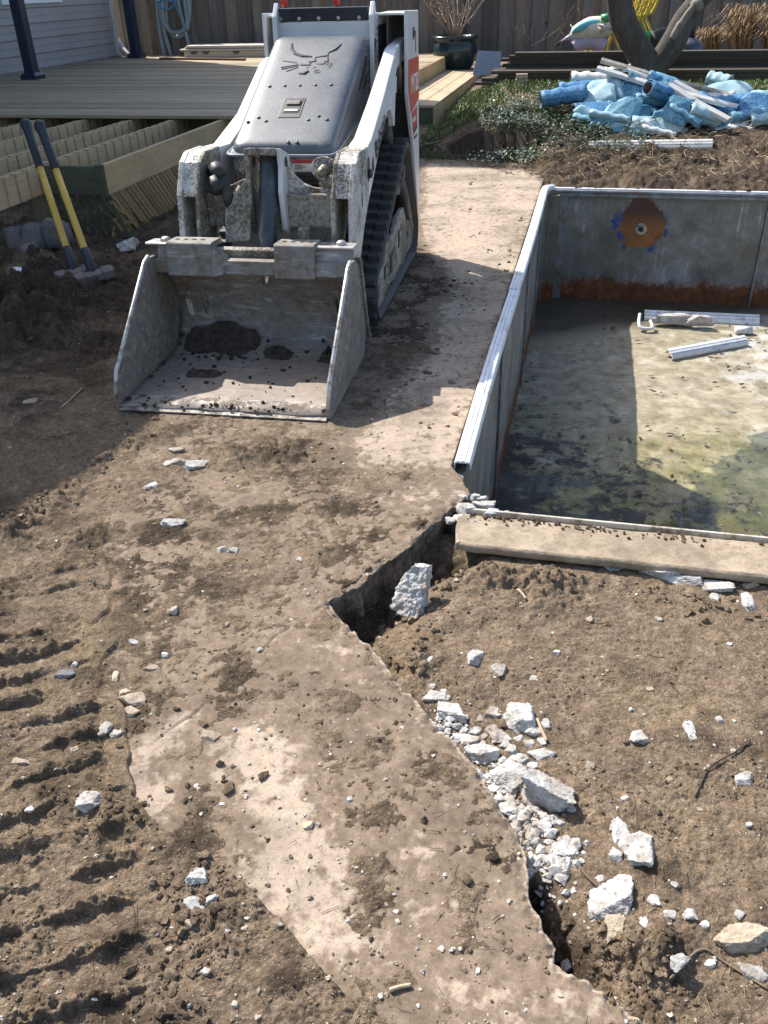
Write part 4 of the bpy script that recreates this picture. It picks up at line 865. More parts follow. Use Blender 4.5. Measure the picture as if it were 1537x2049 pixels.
# plank lying on the deck, storage box
p0, p1 = P(322, 119, DZ), P(490, 121, DZ); d_ = Vector(p1)-Vector(p0)
tag(MB().box((0, 0, 0), (d_.length, .09, .03)).build('loose_plank', wood('red_plank', (.22, .10, .06), (.12, .05, .03), .8, 0), bevel=.003), 'thin reddish plank lying on the sunlit back strip of the deck', 'plank')
o = bpy.data.objects['loose_plank']; o.location = (Vector(p0)+Vector(p1))/2+Vector((0, 0, .016)); o.rotation_euler = (0, 0, math.atan2(d_.y, d_.x))
bb0, _ = pa(364, 100, 15.45); sb = thing('storage_box', 'long beige plastic deck box with a ribbed lid against the fence', 'storage box', W(15.6, bb0, DZ), -YAW)
M_BEI = simple('beige_plastic', (.46, .42, .36), .5, 0, .06); ZT = pa(420, 90, 15.45)[1]-DZ
MB().span((.06, -.22, .0), (2.7, .22, ZT*.55)).build('box_body', M_BEI, sb, bevel=.015)
MB().span((.0, -.26, ZT*.56), (2.75, .26, ZT*.72)).build('box_rim', M_BEI, sb, bevel=.02)
MB().prism([(.06, ZT*.73), (.14, ZT), (2.62, ZT), (2.70, ZT*.73)], -.24, .24, 'y').build('box_lid', M_BEI, sb, bevel=.03)
for x in (.18, .40, .95): MB().prism([(x, ZT*.54), (x+.14, ZT*.54), (x+.11, ZT*.30), (x+.03, ZT*.30)], -.235, -.222, 'y').build('box_clip', simple('clip_dark', (.10, .09, .08), .6), sb, bevel=.004)

# fence along the back
FA = 16.25
fence = thing('board_fence', 'tall weathered grey board fence closing off the back of the yard', 'fence', (0, 0, 0), -YAW)
def fence_mat():
    m = Mat('fence_wood'); cmb = m.N.new('ShaderNodeVectorMath'); cmb.operation = 'ADD'; m.L.new(m.ob(), cmb.inputs[0])
    sc3 = m.N.new('ShaderNodeVectorMath'); sc3.operation = 'SCALE'; sc3.inputs[0].default_value = (13.7, 31.1, 7.9); m.L.new(m.rand(), sc3.inputs['Scale']); m.L.new(sc3.outputs[0], cmb.inputs[1])
    g = m.noise(1.6, 6, .7, m.mapped((20, 20, 1.0), cmb.outputs[0]), 1.); c = m.ramp(g, [(.25, (.115, .105, .095)), (.75, (.27, .25, .225))])
    c = m.mix(1., c, m.ramp(m.rand(), [(0, (.45, .45, .48)), (.4, (.95, .95, .98)), (.7, (1.05, .93, .78)), (1, (.62, .64, .70))]), 'MULTIPLY')
    c = m.mix(m.ramp(m.noise(1.2, 5, .7, cmb.outputs[0]), [(.5, 0.), (.7, .6)]), c, (.13, .13, .14))
    k = m.ramp(m.vor(2.6, vec=m.mapped((1.6, 1, 1), cmb.outputs[0])), [(.04, .25), (.09, 1.)]); c = m.mix(1., c, k, 'MULTIPLY'); m.set(c, .85); m.bump(g, .4, .006); return m.m
M_FEN = fence_mat()
fb1 = MB().box((0, 0, 1.08), (.155, .022, 1.36)).build('fence_board', M_FEN, fence, bevel=.003)
b_ = -8.6; n = 0
while b_ < 11:
    for dx, dy in ((0, 0), (.135, .055)):
        o = fb1 if n == 0 else linked(fb1, 'fence_board', parent=fence)
        o.location = (b_+dx+rnd.uniform(-.012, .012), FA+dy, rnd.uniform(-.03, .03)); o.rotation_euler = (0, rnd.uniform(-.006, .006), rnd.uniform(-.02, .02)); o.scale = (1 if dy == 0 else 1.22, 1, 1); n += 1
    b_ += .268
MB().span((-8.8, FA+.05, 1.5), (11.2, FA+.09, 1.6)).build('fence_rail', M_FEN, fence); MB().span((-8.8, FA+.05, .7), (11.2, FA+.09, .8)).build('fence_rail', M_FEN, fence)
# pool hose hung on the fence
M_HOSE = simple('pale_blue_hose', (.20, .27, .31), .5, 0, .12, 6)
hz = thing('pool_hose', 'coil of pale blue pool hose hung on the board fence', 'hose', tuple(PD(345, 50, 16.1)))
o0 = Vector(hz.location)
def hp_(px, py, a=16.1): return PD(px, py, a)-o0
def arc(pts, n=10):
    P_ = [Vector(q) for q in pts]; P_ = [P_[0]*2-P_[1]]+P_+[P_[-1]*2-P_[-2]]; out = []
    for i in range(1, len(P_)-2):
        for k in range(n):
            t = k/n; out.append(.5*((2*P_[i])+(P_[i+1]-P_[i-1])*t+(2*P_[i-1]-5*P_[i]+4*P_[i+1]-P_[i+2])*t*t+(3*P_[i]-P_[i-1]-3*P_[i+1]+P_[i+2])*t**3))
    out.append(P_[-2]); return out
HOSE = [[(318, -60), (315, 0), (320, 60), (330, 112)], [(323, -50), (322, 20), (331, 70), (343, 112)], [(330, -40), (326, 30), (338, 60), (356, 65), (370, 55), (378, 20), (368, -40)], [(334, -40), (333, 40), (345, 70), (362, 72), (374, 58), (380, 10), (372, -40)],
        [(352, -50), (356, 0), (368, 50), (378, 92)], [(362, -50), (372, 20), (376, 60)], [(340, -40), (352, 10), (366, 40), (374, 60)]]
for i, c in enumerate(HOSE): MB().tube(arc([hp_(x, y, 16.08-.03*(i % 3)) for x, y in c]), .034, 8).build('hose_loop', M_HOSE, hz, True)
MB().tube(arc([hp_(316, 0, 15.95), hp_(322, 14, 15.95), (hp_(336, 19, 15.95)), hp_(348, 10, 15.95), hp_(351, 0, 15.95), hp_(348, -14, 15.95)]), .016, 6).build('hose_hook', simple('bright_blue', (.05, .20, .42), .4), hz, True)
MB().tube([hp_(318, 2, 15.95), hp_(330, -2, 15.95), hp_(346, 2, 15.95)], .02, 6).build('hose_hook', bpy.data.materials['bright_blue'], hz, True)

# sledgehammers
def sledge(head_px, head_z, top, label, tilt):
    hd = Vector(P(*head_px, head_z)); tp = Vector(top); ax = (tp-hd).normalized()
    t = thing('sledgehammer', label, 'sledgehammer', tuple(hd), 0, 'sledgehammers leaning on the deck frame')
    ln = (tp-hd).length; f_ = lambda s: ax*s
    M_Y = bpy.data.materials.get('yellow_handle') or simple('yellow_handle', (.62, .40, .07), .45, 0, .12, 14, grime=(.30, .20, .07), gscale=14, gamt=(.52, .7))
    MB().tube([f_(.0), f_(.12), f_(ln*.45), f_(ln*.74)], [.023, .023, .022, .021], 12, True, 1.25).build('handle', M_Y, t, True)
    M_GR = bpy.data.materials.get('grip_rubber') or simple('grip_rubber', (.018, .024, .034), .55, 0, .3, 20)
    MB().tube([f_(ln*.70), f_(ln*.705), f_(ln*.85), f_(ln*.94), f_(ln*.98), f_(ln)], [.023, .026, .0265, .028, .036, .030], 12, True, 1.2).build('grip', M_GR, t, True)
    MB().tube([f_(-.01), f_(.06), f_(.19), f_(.195)], [.034, .033, .029, .023], 12, True, 1.2).build('guard', M_GR, t, True)
    M_HD = bpy.data.materials.get('hammer_steel') or simple('hammer_steel', (.16, .145, .135), .6, .3, .35, 18, grime=(.13, .09, .06))
    dr = Vector((math.cos(tilt), math.sin(tilt), .12)).normalized(); e_ = dr.cross(ax).normalized(); M3 = Matrix((e_, dr.cross(e_), dr)).transposed().to_4x4()
    MB().lathe([(.048, -.125), (.058, -.116), (.060, -.058), (.050, -.048), (.050, .048), (.060, .058), (.058, .116), (.048, .125)], 8, M3).build('hammer_head', M_HD, t, bevel=.003)
sledge((152, 552), .045, (-2.235, 5.98, .885), 'yellow handled sledgehammer leaning on the deck frame, its head tucked behind the other', .30)
sledge((190, 556), .047, (-2.10, 5.85, .89), 'yellow handled sledgehammer leaning on the deck frame, its head lying in front', .42)
# ------------------------------------------------------------------ the yard behind: step, pot, lumber, tree, chairs, liner pile, plants
def gz1(p): return float(top_z(p[0], p[1])[0])
M_PALEW = wood('pale_step_wood', (.50, .40, .26), (.34, .26, .16), .7, 1, .8, .2, True, (.24, .20, .13))
step = thing('deck_step', 'low box step of pale boards running along the side of the deck', 'step', (0, 0, 0), -YAW)
for k in range(3): MB().span((-2.43+k*.192+.003, 10.80+.012*k, .312), (-2.43+(k+1)*.192-.004, 15.3, .342)).build('step_board', M_PALEW, step, bevel=.004)
MB().span((-2.43, 10.83, .05), (-1.875, 10.86, .309)).build('riser', M_GREENW, step, bevel=.003); MB().span((-1.875, 10.83, .05), (-1.85, 15.3, .309)).build('riser', M_JOIST, step, bevel=.003)
# upper deck corner seen past the loader
# planter with a bare shrub
pc = Vector(W(15.55, -2.34, .29)); pot = thing('planter_pot', 'large dark blue green glazed pot by the fence', 'plant pot', tuple(pc))
M_POT = simple('blue_glaze', (.012, .028, .034), .22, 0, .35, 5)
MB().lathe([(.22, 0), (.30, .10), (.355, .26), (.36, .34), (.335, .42), (.315, .455), (.36, .475), (.372, .50), (.36, .525), (.31, .525), (.30, .46), (0, .45)], 32).build('pot_body', M_POT, pot, True)
MB().lathe([(.305, .44), (.30, .47), (.2, .485), (0, .49)], 20).build('potting_soil', M_SOIL, pot, True)
def branch(mb, p, d, ln, r, depth, R_, n=4, droop=.0):
    pts = [p]; q = p.copy(); dd = d.normalized()
    for k in range(n):
        dd = (dd+Vector((R_.uniform(-.22, .22), R_.uniform(-.22, .22), R_.uniform(-.12, .18)-droop))).normalized(); q = q+dd*(ln/n); pts.append(q.copy())
    mb.tube(pts, [r*(1-.65*k/n) for k in range(n+1)], 5)
    if depth > 0:
        for k in range(R_.randint(2, 4)):
            i = R_.randint(1, n); dv = (dd+Vector((R_.uniform(-.9, .9), R_.uniform(-.9, .9), R_.uniform(-.2, .7)))).normalized()
            branch(mb, pts[i], dv, ln*R_.uniform(.4, .65), r*.55, depth-1, R_, n, droop)
shr = thing('bare_shrub', 'leafless twiggy shrub growing in the dark glazed pot', 'shrub', tuple(pc+Vector((0, 0, .47)))); R5 = random.Random(8); mb = MB()
for k in range(13):
    an = R5.uniform(0, 6.28); branch(mb, Vector((.05*math.cos(an), .05*math.sin(an), 0)), Vector((.55*math.cos(an), .55*math.sin(an), 1)), R5.uniform(.6, 1.0), .013, 2, R5)
M_TWIG = simple('pale_twig', (.30, .23, .17), .8, 0, .35, 8); mb.build('branches', M_TWIG, shr, True)
lv = MB()
for (x, y, z) in [mb.v[i] for i in range(0, len(mb.v), 37)]:
    a_ = R5.uniform(0, 6.28); s = .022; lv.add([(x, y, z), (x+s*math.cos(a_), y+s*math.sin(a_), z+s*.6), (x+s*1.6*math.cos(a_+.4), y+s*1.6*math.sin(a_+.4), z), (x+s*.7*math.cos(a_+1), y+s*.7*math.sin(a_+1), z-s*.5)], [(0, 1, 2, 3)])
stuff(lv.build('dry_leaves', simple('dry_leaf', (.42, .33, .22), .8, 0, .3), shr))
p = P(966, 150, .46); tag(MB().add([(-.14, 0, 0), (.24, .02, 0), (.26, .12, .27), (-.06, .10, .29)], [(0, 1, 2, 3)]).build('plastic_sheet', simple('grey_blue_plastic', (.22, .26, .34), .4, 0, .1), solid=.012), 'grey blue plastic panel propped between pot and lumber stack', 'panel'); bpy.data.objects['plastic_sheet'].location = (p[0], p[1], .46)
# lumber
M_LUM = wood('old_lumber', (.115, .088, .062), (.045, .034, .026), .8, 0, .85, .5, False, (.05, .045, .035))
M_LUMP = wood('newer_lumber', (.30, .24, .16), (.18, .14, .09), .8, 0, .85, .3, False)
pl = MB().box((0, 0, 0), (1, .14, .036)).build('plank', M_LUM, None, bevel=.003)
lum = [(b0, b1, a, z-.03 if z < .67 else .655+(z-.68)*.8-.03) for b0, b1, a, z in [(-1.50, 2.6, 11.72, .52), (-1.42, 2.3, 11.73, .56), (-1.22, 2.6, 11.74, .60), (-1.30, 2.4, 11.72, .64), (-1.50, 3.6, 11.90, .52), (-1.35, 3.4, 11.90, .56), (-1.20, 3.3, 11.90, .60), (-1.30, 3.5, 11.90, .64),
       (-1.15, 3.6, 12.02, .68), (-1.20, 3.8, 12.03, .72), (-1.10, 3.5, 12.02, .76), (-1.22, 3.7, 12.01, .80), (-1.12, 3.6, 12.02, .84), (-1.05, 3.75, 12.03, .88),
       (1.15, 3.9, 11.86, .60), (1.05, 3.2, 11.74, .55), (1.4, 3.6, 11.66, .52), (1.25, 2.2, 11.55, .515), (2.3, 3.8, 11.58, .515)]]
for i, (b0, b1, a, z) in enumerate(lum):
    o = pl if i == 0 else linked(pl, 'plank'); o.scale = (b1-b0, 1, 1); o.location = W(a, (b0+b1)/2, z); o.rotation_euler = (rnd.uniform(-.02, .02), 0, -YAW+rnd.uniform(-.012, .012))
    tag(o, 'long dark weathered plank stacked between the fence and the torn liner heap', 'plank', 'planks stacked behind the liner heap')
# two small blocks on the grass
bk = P(1042, 176, .46); zb = gz1(bk)
bl1 = MB().box((0, 0, .03), (.14, .08, .055)).build('wood_block', M_PALEW, None, bevel=.004); bl1.location = (bk[0], bk[1], zb); bl1.rotation_euler = (0, 0, -.2); tag(bl1, 'small pale wood block on the grass under another block', 'block')
bl2 = MB().box((0, 0, .03), (.135, .08, .05)).build('wood_block', M_PALEW, None, bevel=.004); bl2.location = (bk[0]+.008, bk[1]+.01, zb+.058); bl2.rotation_euler = (0, 0, -.14); tag(bl2, 'small pale wood block resting on top of another block on the grass', 'block')

# the two-stemmed tree
def bark_mat():
    m = Mat('bark'); v = m.mapped((9, 9, 1.4)); n = m.noise(2.2, 8, .75, v, 1.5); n2 = m.noise(1.3, 5, .6)
    c = m.ramp(n, [(.3, (.030, .026, .021)), (.55, (.085, .075, .062)), (.75, (.17, .15, .125))]); c = m.mix(m.ramp(n2, [(.55, 0.), (.7, .55)]), c, (.14, .135, .075)); m.set(c, .9); m.bump(n, .9, .02); return m.m
M_BARK = bark_mat(); TB = 11.3
tb = PD(1292, 150, TB); tree = thing('garden_tree', 'thick grey tree with two leaning trunks behind the torn liner heap', 'tree', tuple(tb)); R6 = random.Random(4)
def tp_(px, py, a=TB): return PD(px, py, a)-tb
def limb(pts, rs, n=14):
    P_ = arc(pts, 6); k = len(P_); rr = np.interp(np.linspace(0, 1, k), np.linspace(0, 1, len(rs)), rs); mb = MB().tube(P_, list(rr), n)
    mb.v = [(x+.02*math.sin(z*9+y*5), y+.02*math.cos(z*7+x*6), z) for x, y, z in mb.v]; return mb, P_
up = Vector((0, 0, 1))
lt, Pl = limb([tp_(1300, 175), tp_(1288, 130), tp_(1262, 70), tp_(1236, 0, 11.25), tp_(1236, 0, 11.2)+Vector((-.25, -.05, .6)), tp_(1236, 0, 11.2)+Vector((-.35, -.1, 1.5)), tp_(1236, 0, 11.2)+Vector((-.2, 0, 2.6))], [.19, .16, .145, .13, .11, .08, .03]); lt.build('trunk', M_BARK, tree, True)
rt, Pr = limb([tp_(1302, 170), tp_(1318, 125), tp_(1355, 70), tp_(1398, 0, 11.4), tp_(1398, 0, 11.4)+Vector((.4, .1, .5)), tp_(1398, 0, 11.4)+Vector((.7, .2, 1.3)), tp_(1398, 0, 11.4)+Vector((.8, .2, 2.3))], [.16, .135, .125, .12, .10, .07, .03]); rt.build('trunk', M_BARK, tree, True)
st = MB(); st.tube(arc([tp_(1345, 80, 11.2), tp_(1365, 45, 11.22), tp_(1385, 18, 11.25), tp_(1400, 8, 11.3)]), [.05]*10+[.04]*12+[.07]*9, 8); st.build('bark_ridge', simple('bare_wood', (.17, .145, .115), .8, 0, .4, 10, bump=.6), tree, True)
cr = MB()
for Q in (Pl, Pr):
    for k in range(8): i = R6.randint(len(Q)*3//5, len(Q)-1); branch(cr, Q[i].copy(), Vector((R6.uniform(-1, 1), R6.uniform(-1, 1), R6.uniform(.3, 1))), R6.uniform(.8, 1.5), .04, 2, R6, 5)
cr.build('crown', M_TWIG, tree, True)

# stacked yellow chairs, pool toy and pump behind the tree
M_YEL = simple('yellow_metal', (.58, .44, .04), .4, 0, .12)
def chair(loc, lab):
    t = thing('metal_chair', lab, 'chair', loc, -YAW-.15, 'yellow chairs nested in a stack')
    for y in (0., .46):
        MB().tube(arc([Vector((-.28, y, 0)), Vector((-.25, y, .22)), Vector((-.20, y, .40)), Vector((-.10, y, .455)), Vector((.18, y, .45)), Vector((.27, y, .52)), Vector((.36, y, .80)), Vector((.42, y, .98))], 5), .017, 8).build('side_frame', M_YEL, t, True)
        MB().tube([(.16, y, .44), (.30, y, .2), (.36, y, 0)], .015, 8).build('rear_leg', M_YEL, t, True)
    for k in range(6): MB().tube([(-.16+k*.06, 0, .45), (-.16+k*.06, .46, .45)], .010, 6).build('seat_rung', M_YEL, t, True)
    for k in range(5): s = .1+.19*k; MB().tube([(.28+.135*s, 0, .56+.42*s), (.28+.135*s, .46, .56+.42*s)], .012, 6).build('back_rung', M_YEL, t, True)
    MB().tube([(-.26, 0, .16), (-.26, .46, .16)], .012, 6).build('stretcher', M_YEL, t, True)
c0 = P(1185, 112, .5); cz = PD(1196, 120, 12.9); cz.z = .5
for k, lab in enumerate(('yellow metal chair at the bottom of the nested stack', 'yellow metal chair second from the bottom of the nested stack', 'yellow metal chair second from the top of the nested stack', 'yellow metal chair on top of the nested stack')):
    chair(tuple(cz+Vector((.105*k, -.02*k, .062*k))), lab)
toy = thing('inflatable_toy', 'pastel inflatable pool toy with a pointed tip lying on the yellow chairs', 'pool toy', tuple(PD(1175, 70, 12.85)))
t0 = Vector(toy.location); q = lambda px, py, a=12.85: PD(px, py, a)-t0
M_T1 = simple('toy_cream', (.62, .55, .50), .35, 0, .08); M_T2 = simple('toy_teal', (.12, .42, .46), .35, 0, .1); M_T3 = simple('toy_lilac', (.40, .34, .46), .35, 0, .1)
MB().tube(arc([q(1142, 74), q(1155, 66), q(1180, 58), q(1205, 56), q(1225, 62)]), list(np.interp(np.linspace(0, 1, 41), [0, .2, .5, .8, 1], [.03, .09, .14, .13, .06])), 14).build('body', M_T1, toy, True)
MB().tube(arc([q(1145, 66, 12.75), q(1160, 56, 12.75), q(1185, 48, 12.78), q(1215, 50, 12.8)]), list(np.interp(np.linspace(0, 1, 31), [0, .3, .8, 1], [.02, .05, .06, .03])), 10).build('back_stripe', M_T2, toy, True)
MB().tube([q(1122, 83), q(1135, 76), q(1147, 71)], [.004, .022, .045], 8).build('horn', M_T3, toy, True)
MB().tube([q(1141, 48), q(1146, 56), q(1150, 64)], [.004, .028, .03], 8, True, .5).build('ear', M_T1, toy, True); MB().tube([q(1142, 83), q(1148, 78), q(1152, 72)], [.01, .035, .02], 8, True, .5).build('fin', M_T1, toy, True)
MB().tube(arc([q(1150, 96), q(1165, 84), q(1190, 84), q(1210, 96)]), [.03]+[.10]*29+[.04], 12).build('ring', M_T3, toy, True)
fl = thing('folded_float', 'crumpled cream float with a green edge beside the left tree trunk', 'pool float', tuple(PD(1215, 45, 12.7))); f0 = Vector(fl.location)
MB().grid([[PD(1196+18*i+4*math.sin(j), 48-6*i*(1-i*.4)+j*9+3*math.sin(i*2+j), 12.6+.05*math.sin(i*3+j*2))-f0 for i in range(3)] for j in range(3)]).build('cloth', M_T1, fl, True, solid=.02)
MB().tube([PD(1203, 38, 12.65)-f0, PD(1225, 34, 12.65)-f0], .05, 8).build('edge', simple('bright_green', (.05, .30, .10), .4), fl, True)
pump = thing('pool_pump', 'black pool pump with a green hose standing between the tree trunks', 'pump', tuple(PD(1320, 100, 12.9))); u0 = Vector(pump.location); u_ = lambda px, py, a=12.9: PD(px, py, a)-u0
MB().tube([u_(1322, 118), u_(1322, 80), u_(1322, 62), u_(1322, 56)], [.13, .14, .12, .06], 14).build('motor', M_BLK, pump, True)
MB().tube([u_(1345, 72), u_(1300, 74)], .05, 10).build('inlet', M_BLK, pump, True)
MB().tube(arc([u_(1262, 66), u_(1285, 70), u_(1310, 72)]), .055, 10).build('green_hose', bpy.data.materials['bright_green'], pump, True)
pump2 = thing('filter_tank', 'dark filter tank behind the right leaning tree trunk', 'filter tank', tuple(PD(1378, 112, 13.2))); v0 = Vector(pump2.location)
MB().tube([PD(1380, 118, 13.2)-v0, PD(1380, 90, 13.2)-v0, PD(1382, 75, 13.2)-v0], [.17, .17, .06], 16).build('tank', simple('tank_blue', (.05, .06, .09), .4), pump2, True)
MB().tube([PD(1382, 78, 13.2)-v0, PD(1385, 55, 13.2)-v0, PD(1392, 30, 13.2)-v0], .05, 10).build('valve', M_BLK, pump2, True)

# ---------------- the heap of torn pool liner
def liner_mat(name, deep, pale, white, patt=1.):
    m = Mat(name); v = m.vor(26, 'DISTANCE_TO_EDGE', vec=m.ob()); wob = m.noise(8, 5, .7); n = m.noise(3.5, 6, .7)
    c = m.mix(m.ramp(wob, [(.35, 0.), (.65, 1.)]), deep, pale); c = m.mix(m.math('MULTIPLY', m.ramp(v, [(.03, .32), (.12, 0.)]), patt), c, white)
    c = m.mix(m.ramp(n, [(.56, 0.), (.72, .65)]), c, white); c = m.mix(m.ramp(m.noise(20, 7, .75), [(.60, 0.), (.68, .75)]), c, (.10, .085, .07))
    m.set(c, .6, spec=.3); m.bump(m.noise(7, 4), .3, .02); m.b.inputs['Sheen Weight'].default_value = 0; return m.m
M_L1 = liner_mat('liner_blue', (.018, .085, .21), (.05, .20, .38), (.26, .46, .60)); M_L2 = liner_mat('liner_teal', (.04, .155, .24), (.13, .32, .42), (.42, .56, .62)); M_L3 = liner_mat('liner_pale', (.21, .37, .42), (.35, .49, .53), (.56, .63, .64), .4)
M_L4 = liner_mat('liner_backing', (.50, .52, .52), (.60, .62, .60), (.70, .71, .70), .1); M_IN = simple('roll_inside', (.16, .10, .075), .7, 0, .4, 8)
def roll(p0, p1, r, mat, lab, open_=None):
    v0, v1 = Vector(p0), Vector(p1); n_ = 9; pts = [v0.lerp(v1, k/n_)+Vector((0, 0, .008*math.sin(k*2.1))) for k in range(n_+1)]
    t = thing('liner_roll', lab, 'liner roll', tuple(v0)); mb = MB(); m_ = 26; d = (v1-v0).normalized(); s = d.cross(Vector((0, 0, 1))).normalized(); u = s.cross(d); rows = []
    for k, p in enumerate(pts):
        rk = r*(1+.035*math.sin(k*1.3+r*90)+(.08*max(0, k-7)/2)); rows.append([(p-v0)+s*rk*(1-.022*j*.5)*math.cos(2*math.pi*1.35*j/m_)+u*rk*(.86-.010*j)*math.sin(2*math.pi*1.35*j/m_) for j in range(m_+1)])
    mb.grid(rows).build('rolled_sheet', mat, t, True, solid=.006)
    rows = [[(p-v0)+s*r*.62*math.cos(2*math.pi*j/14)+u*r*.55*math.sin(2*math.pi*j/14) for j in range(15)] for p in pts[::3]]
    MB().grid(rows).build('inner_wrap', M_IN, t, True)
def sheet(cs, mat, lab, amp=.05, seed=0, n=26, curl=0.):
    c = [Vector(q) for q in cs]; o0 = sum(c, Vector())/4; rows = []
    for j in range(n+1):
        r = []
        for i in range(n+1):
            x, y = i/n, j/n; p = c[0]*(1-x)*(1-y)+c[1]*x*(1-y)+c[2]*x*y+c[3]*(1-x)*y
            q1 = 5.5*(x*math.cos(seed)+y*math.sin(seed))+1.3*math.sin(3*y+seed)+seed; q2 = 4.2*(x*math.sin(seed*2.1)-y*math.cos(seed*2.1))+seed*1.7
            f = .5*math.sin(q1)+.35*(1-2*abs(math.sin(q2*.5)))+.3*float(gnoise(np.array([x*2.5+seed]), np.array([y*2.5]), 600+seed)[0])
            ed = max(abs(x-.5), abs(y-.5))*2; p = p+Vector((.4*amp*math.cos(q1), .5*amp*f, 1.1*amp*f+.05*(1-ed)-(.05*max(0, ed-.75)*4*abs(math.sin(q2))))); r.append(p-o0)
        rows.append(r)
    o = MB().grid(rows).build('liner_sheet', mat, None, True, solid=.005); o.location = o0; return tag(o, lab, 'liner sheet')
G = lambda px, py, a: PD(px, py, a)
for (q0, q1, r, mat, lab) in [
    ((1082, 200, 10.05), (1172, 186, 10.15), .105, M_L1, 'blue marbled liner roll poking out at the ivy end of the heap'), ((1118, 180, 10.35), (1190, 174, 10.4), .085, M_L1, 'short deep blue liner roll lying over the roll at the ivy end'),
    ((1142, 160, 10.5), (1215, 162, 10.55), .10, M_L4, 'mould spotted white liner roll at the back of the heap'), ((1250, 152, 10.25), (1296, 176, 10.5), .075, M_L2, 'teal liner roll with a dark open end under the long white strips'),
    ((1296, 176, 9.85), (1372, 206, 10.1), .095, M_L1, 'open liner roll with a brown inside facing the pool'), ((1270, 196, 9.95), (1345, 206, 10.05), .055, M_L2, 'slim teal liner roll squeezed in the middle of the heap'),
    ((1378, 222, 9.75), (1436, 244, 9.8), .10, M_L3, 'pale liner roll with a crumpled end under the strips'), ((1436, 208, 10.2), (1500, 200, 10.2), .085, M_L1, 'dark blue liner roll at the end opposite the ivy'),
    ((1418, 158, 10.9), (1460, 168, 10.8), .10, M_L3, 'pale teal liner roll standing behind the long strips'), ((1205, 148, 10.6), (1262, 140, 10.6), .07, M_L4, 'white liner roll under the highest end of the strips'),
    ((1262, 244, 9.68), (1372, 268, 9.72), .07, M_L3, 'long pale blue liner roll at the foot of the heap'), ((1330, 192, 10.4), (1470, 214, 10.3), .09, M_L4, 'long white liner roll partly under the strips'), ((1190, 214, 10.0), (1262, 208, 10.1), .06, M_L2, 'thin teal liner roll below the mould spotted roll'),
    ((1180, 226, 9.7), (1262, 242, 9.66), .045, M_L3, 'slim pale roll at the foot of the folded teal wedge'), ((1298, 150, 10.35), (1346, 174, 10.3), .06, M_L1, 'short blue roll tucked under the long grey strip'), ((1148, 234, 9.78), (1216, 250, 9.66), .05, M_L2, 'teal roll lying against the ivy'), ((1340, 214, 9.76), (1402, 250, 9.64), .05, M_L2, 'teal roll sticking out below the cream strip'), ((1400, 190, 10.2), (1472, 226, 9.95), .05, M_L1, 'deep blue roll between the strip ends'), ((1224, 168, 10.32), (1276, 182, 10.25), .06, M_L4, 'short white roll beside the teal roll with a dark end'), ((1460, 236, 9.85), (1532, 226, 9.95), .06, M_L2, 'teal roll in front of the spread blue sheet'), ((1284, 256, 9.6), (1352, 272, 9.57), .04, M_L4, 'slim white roll lying on the soil at the foot of the heap'), ((1500, 242, 9.8), (1572, 236, 9.9), .07, M_L3, 'pale roll at the far end of the spread blue sheet')]:
    roll(G(*q0), G(*q1), r, mat, lab)
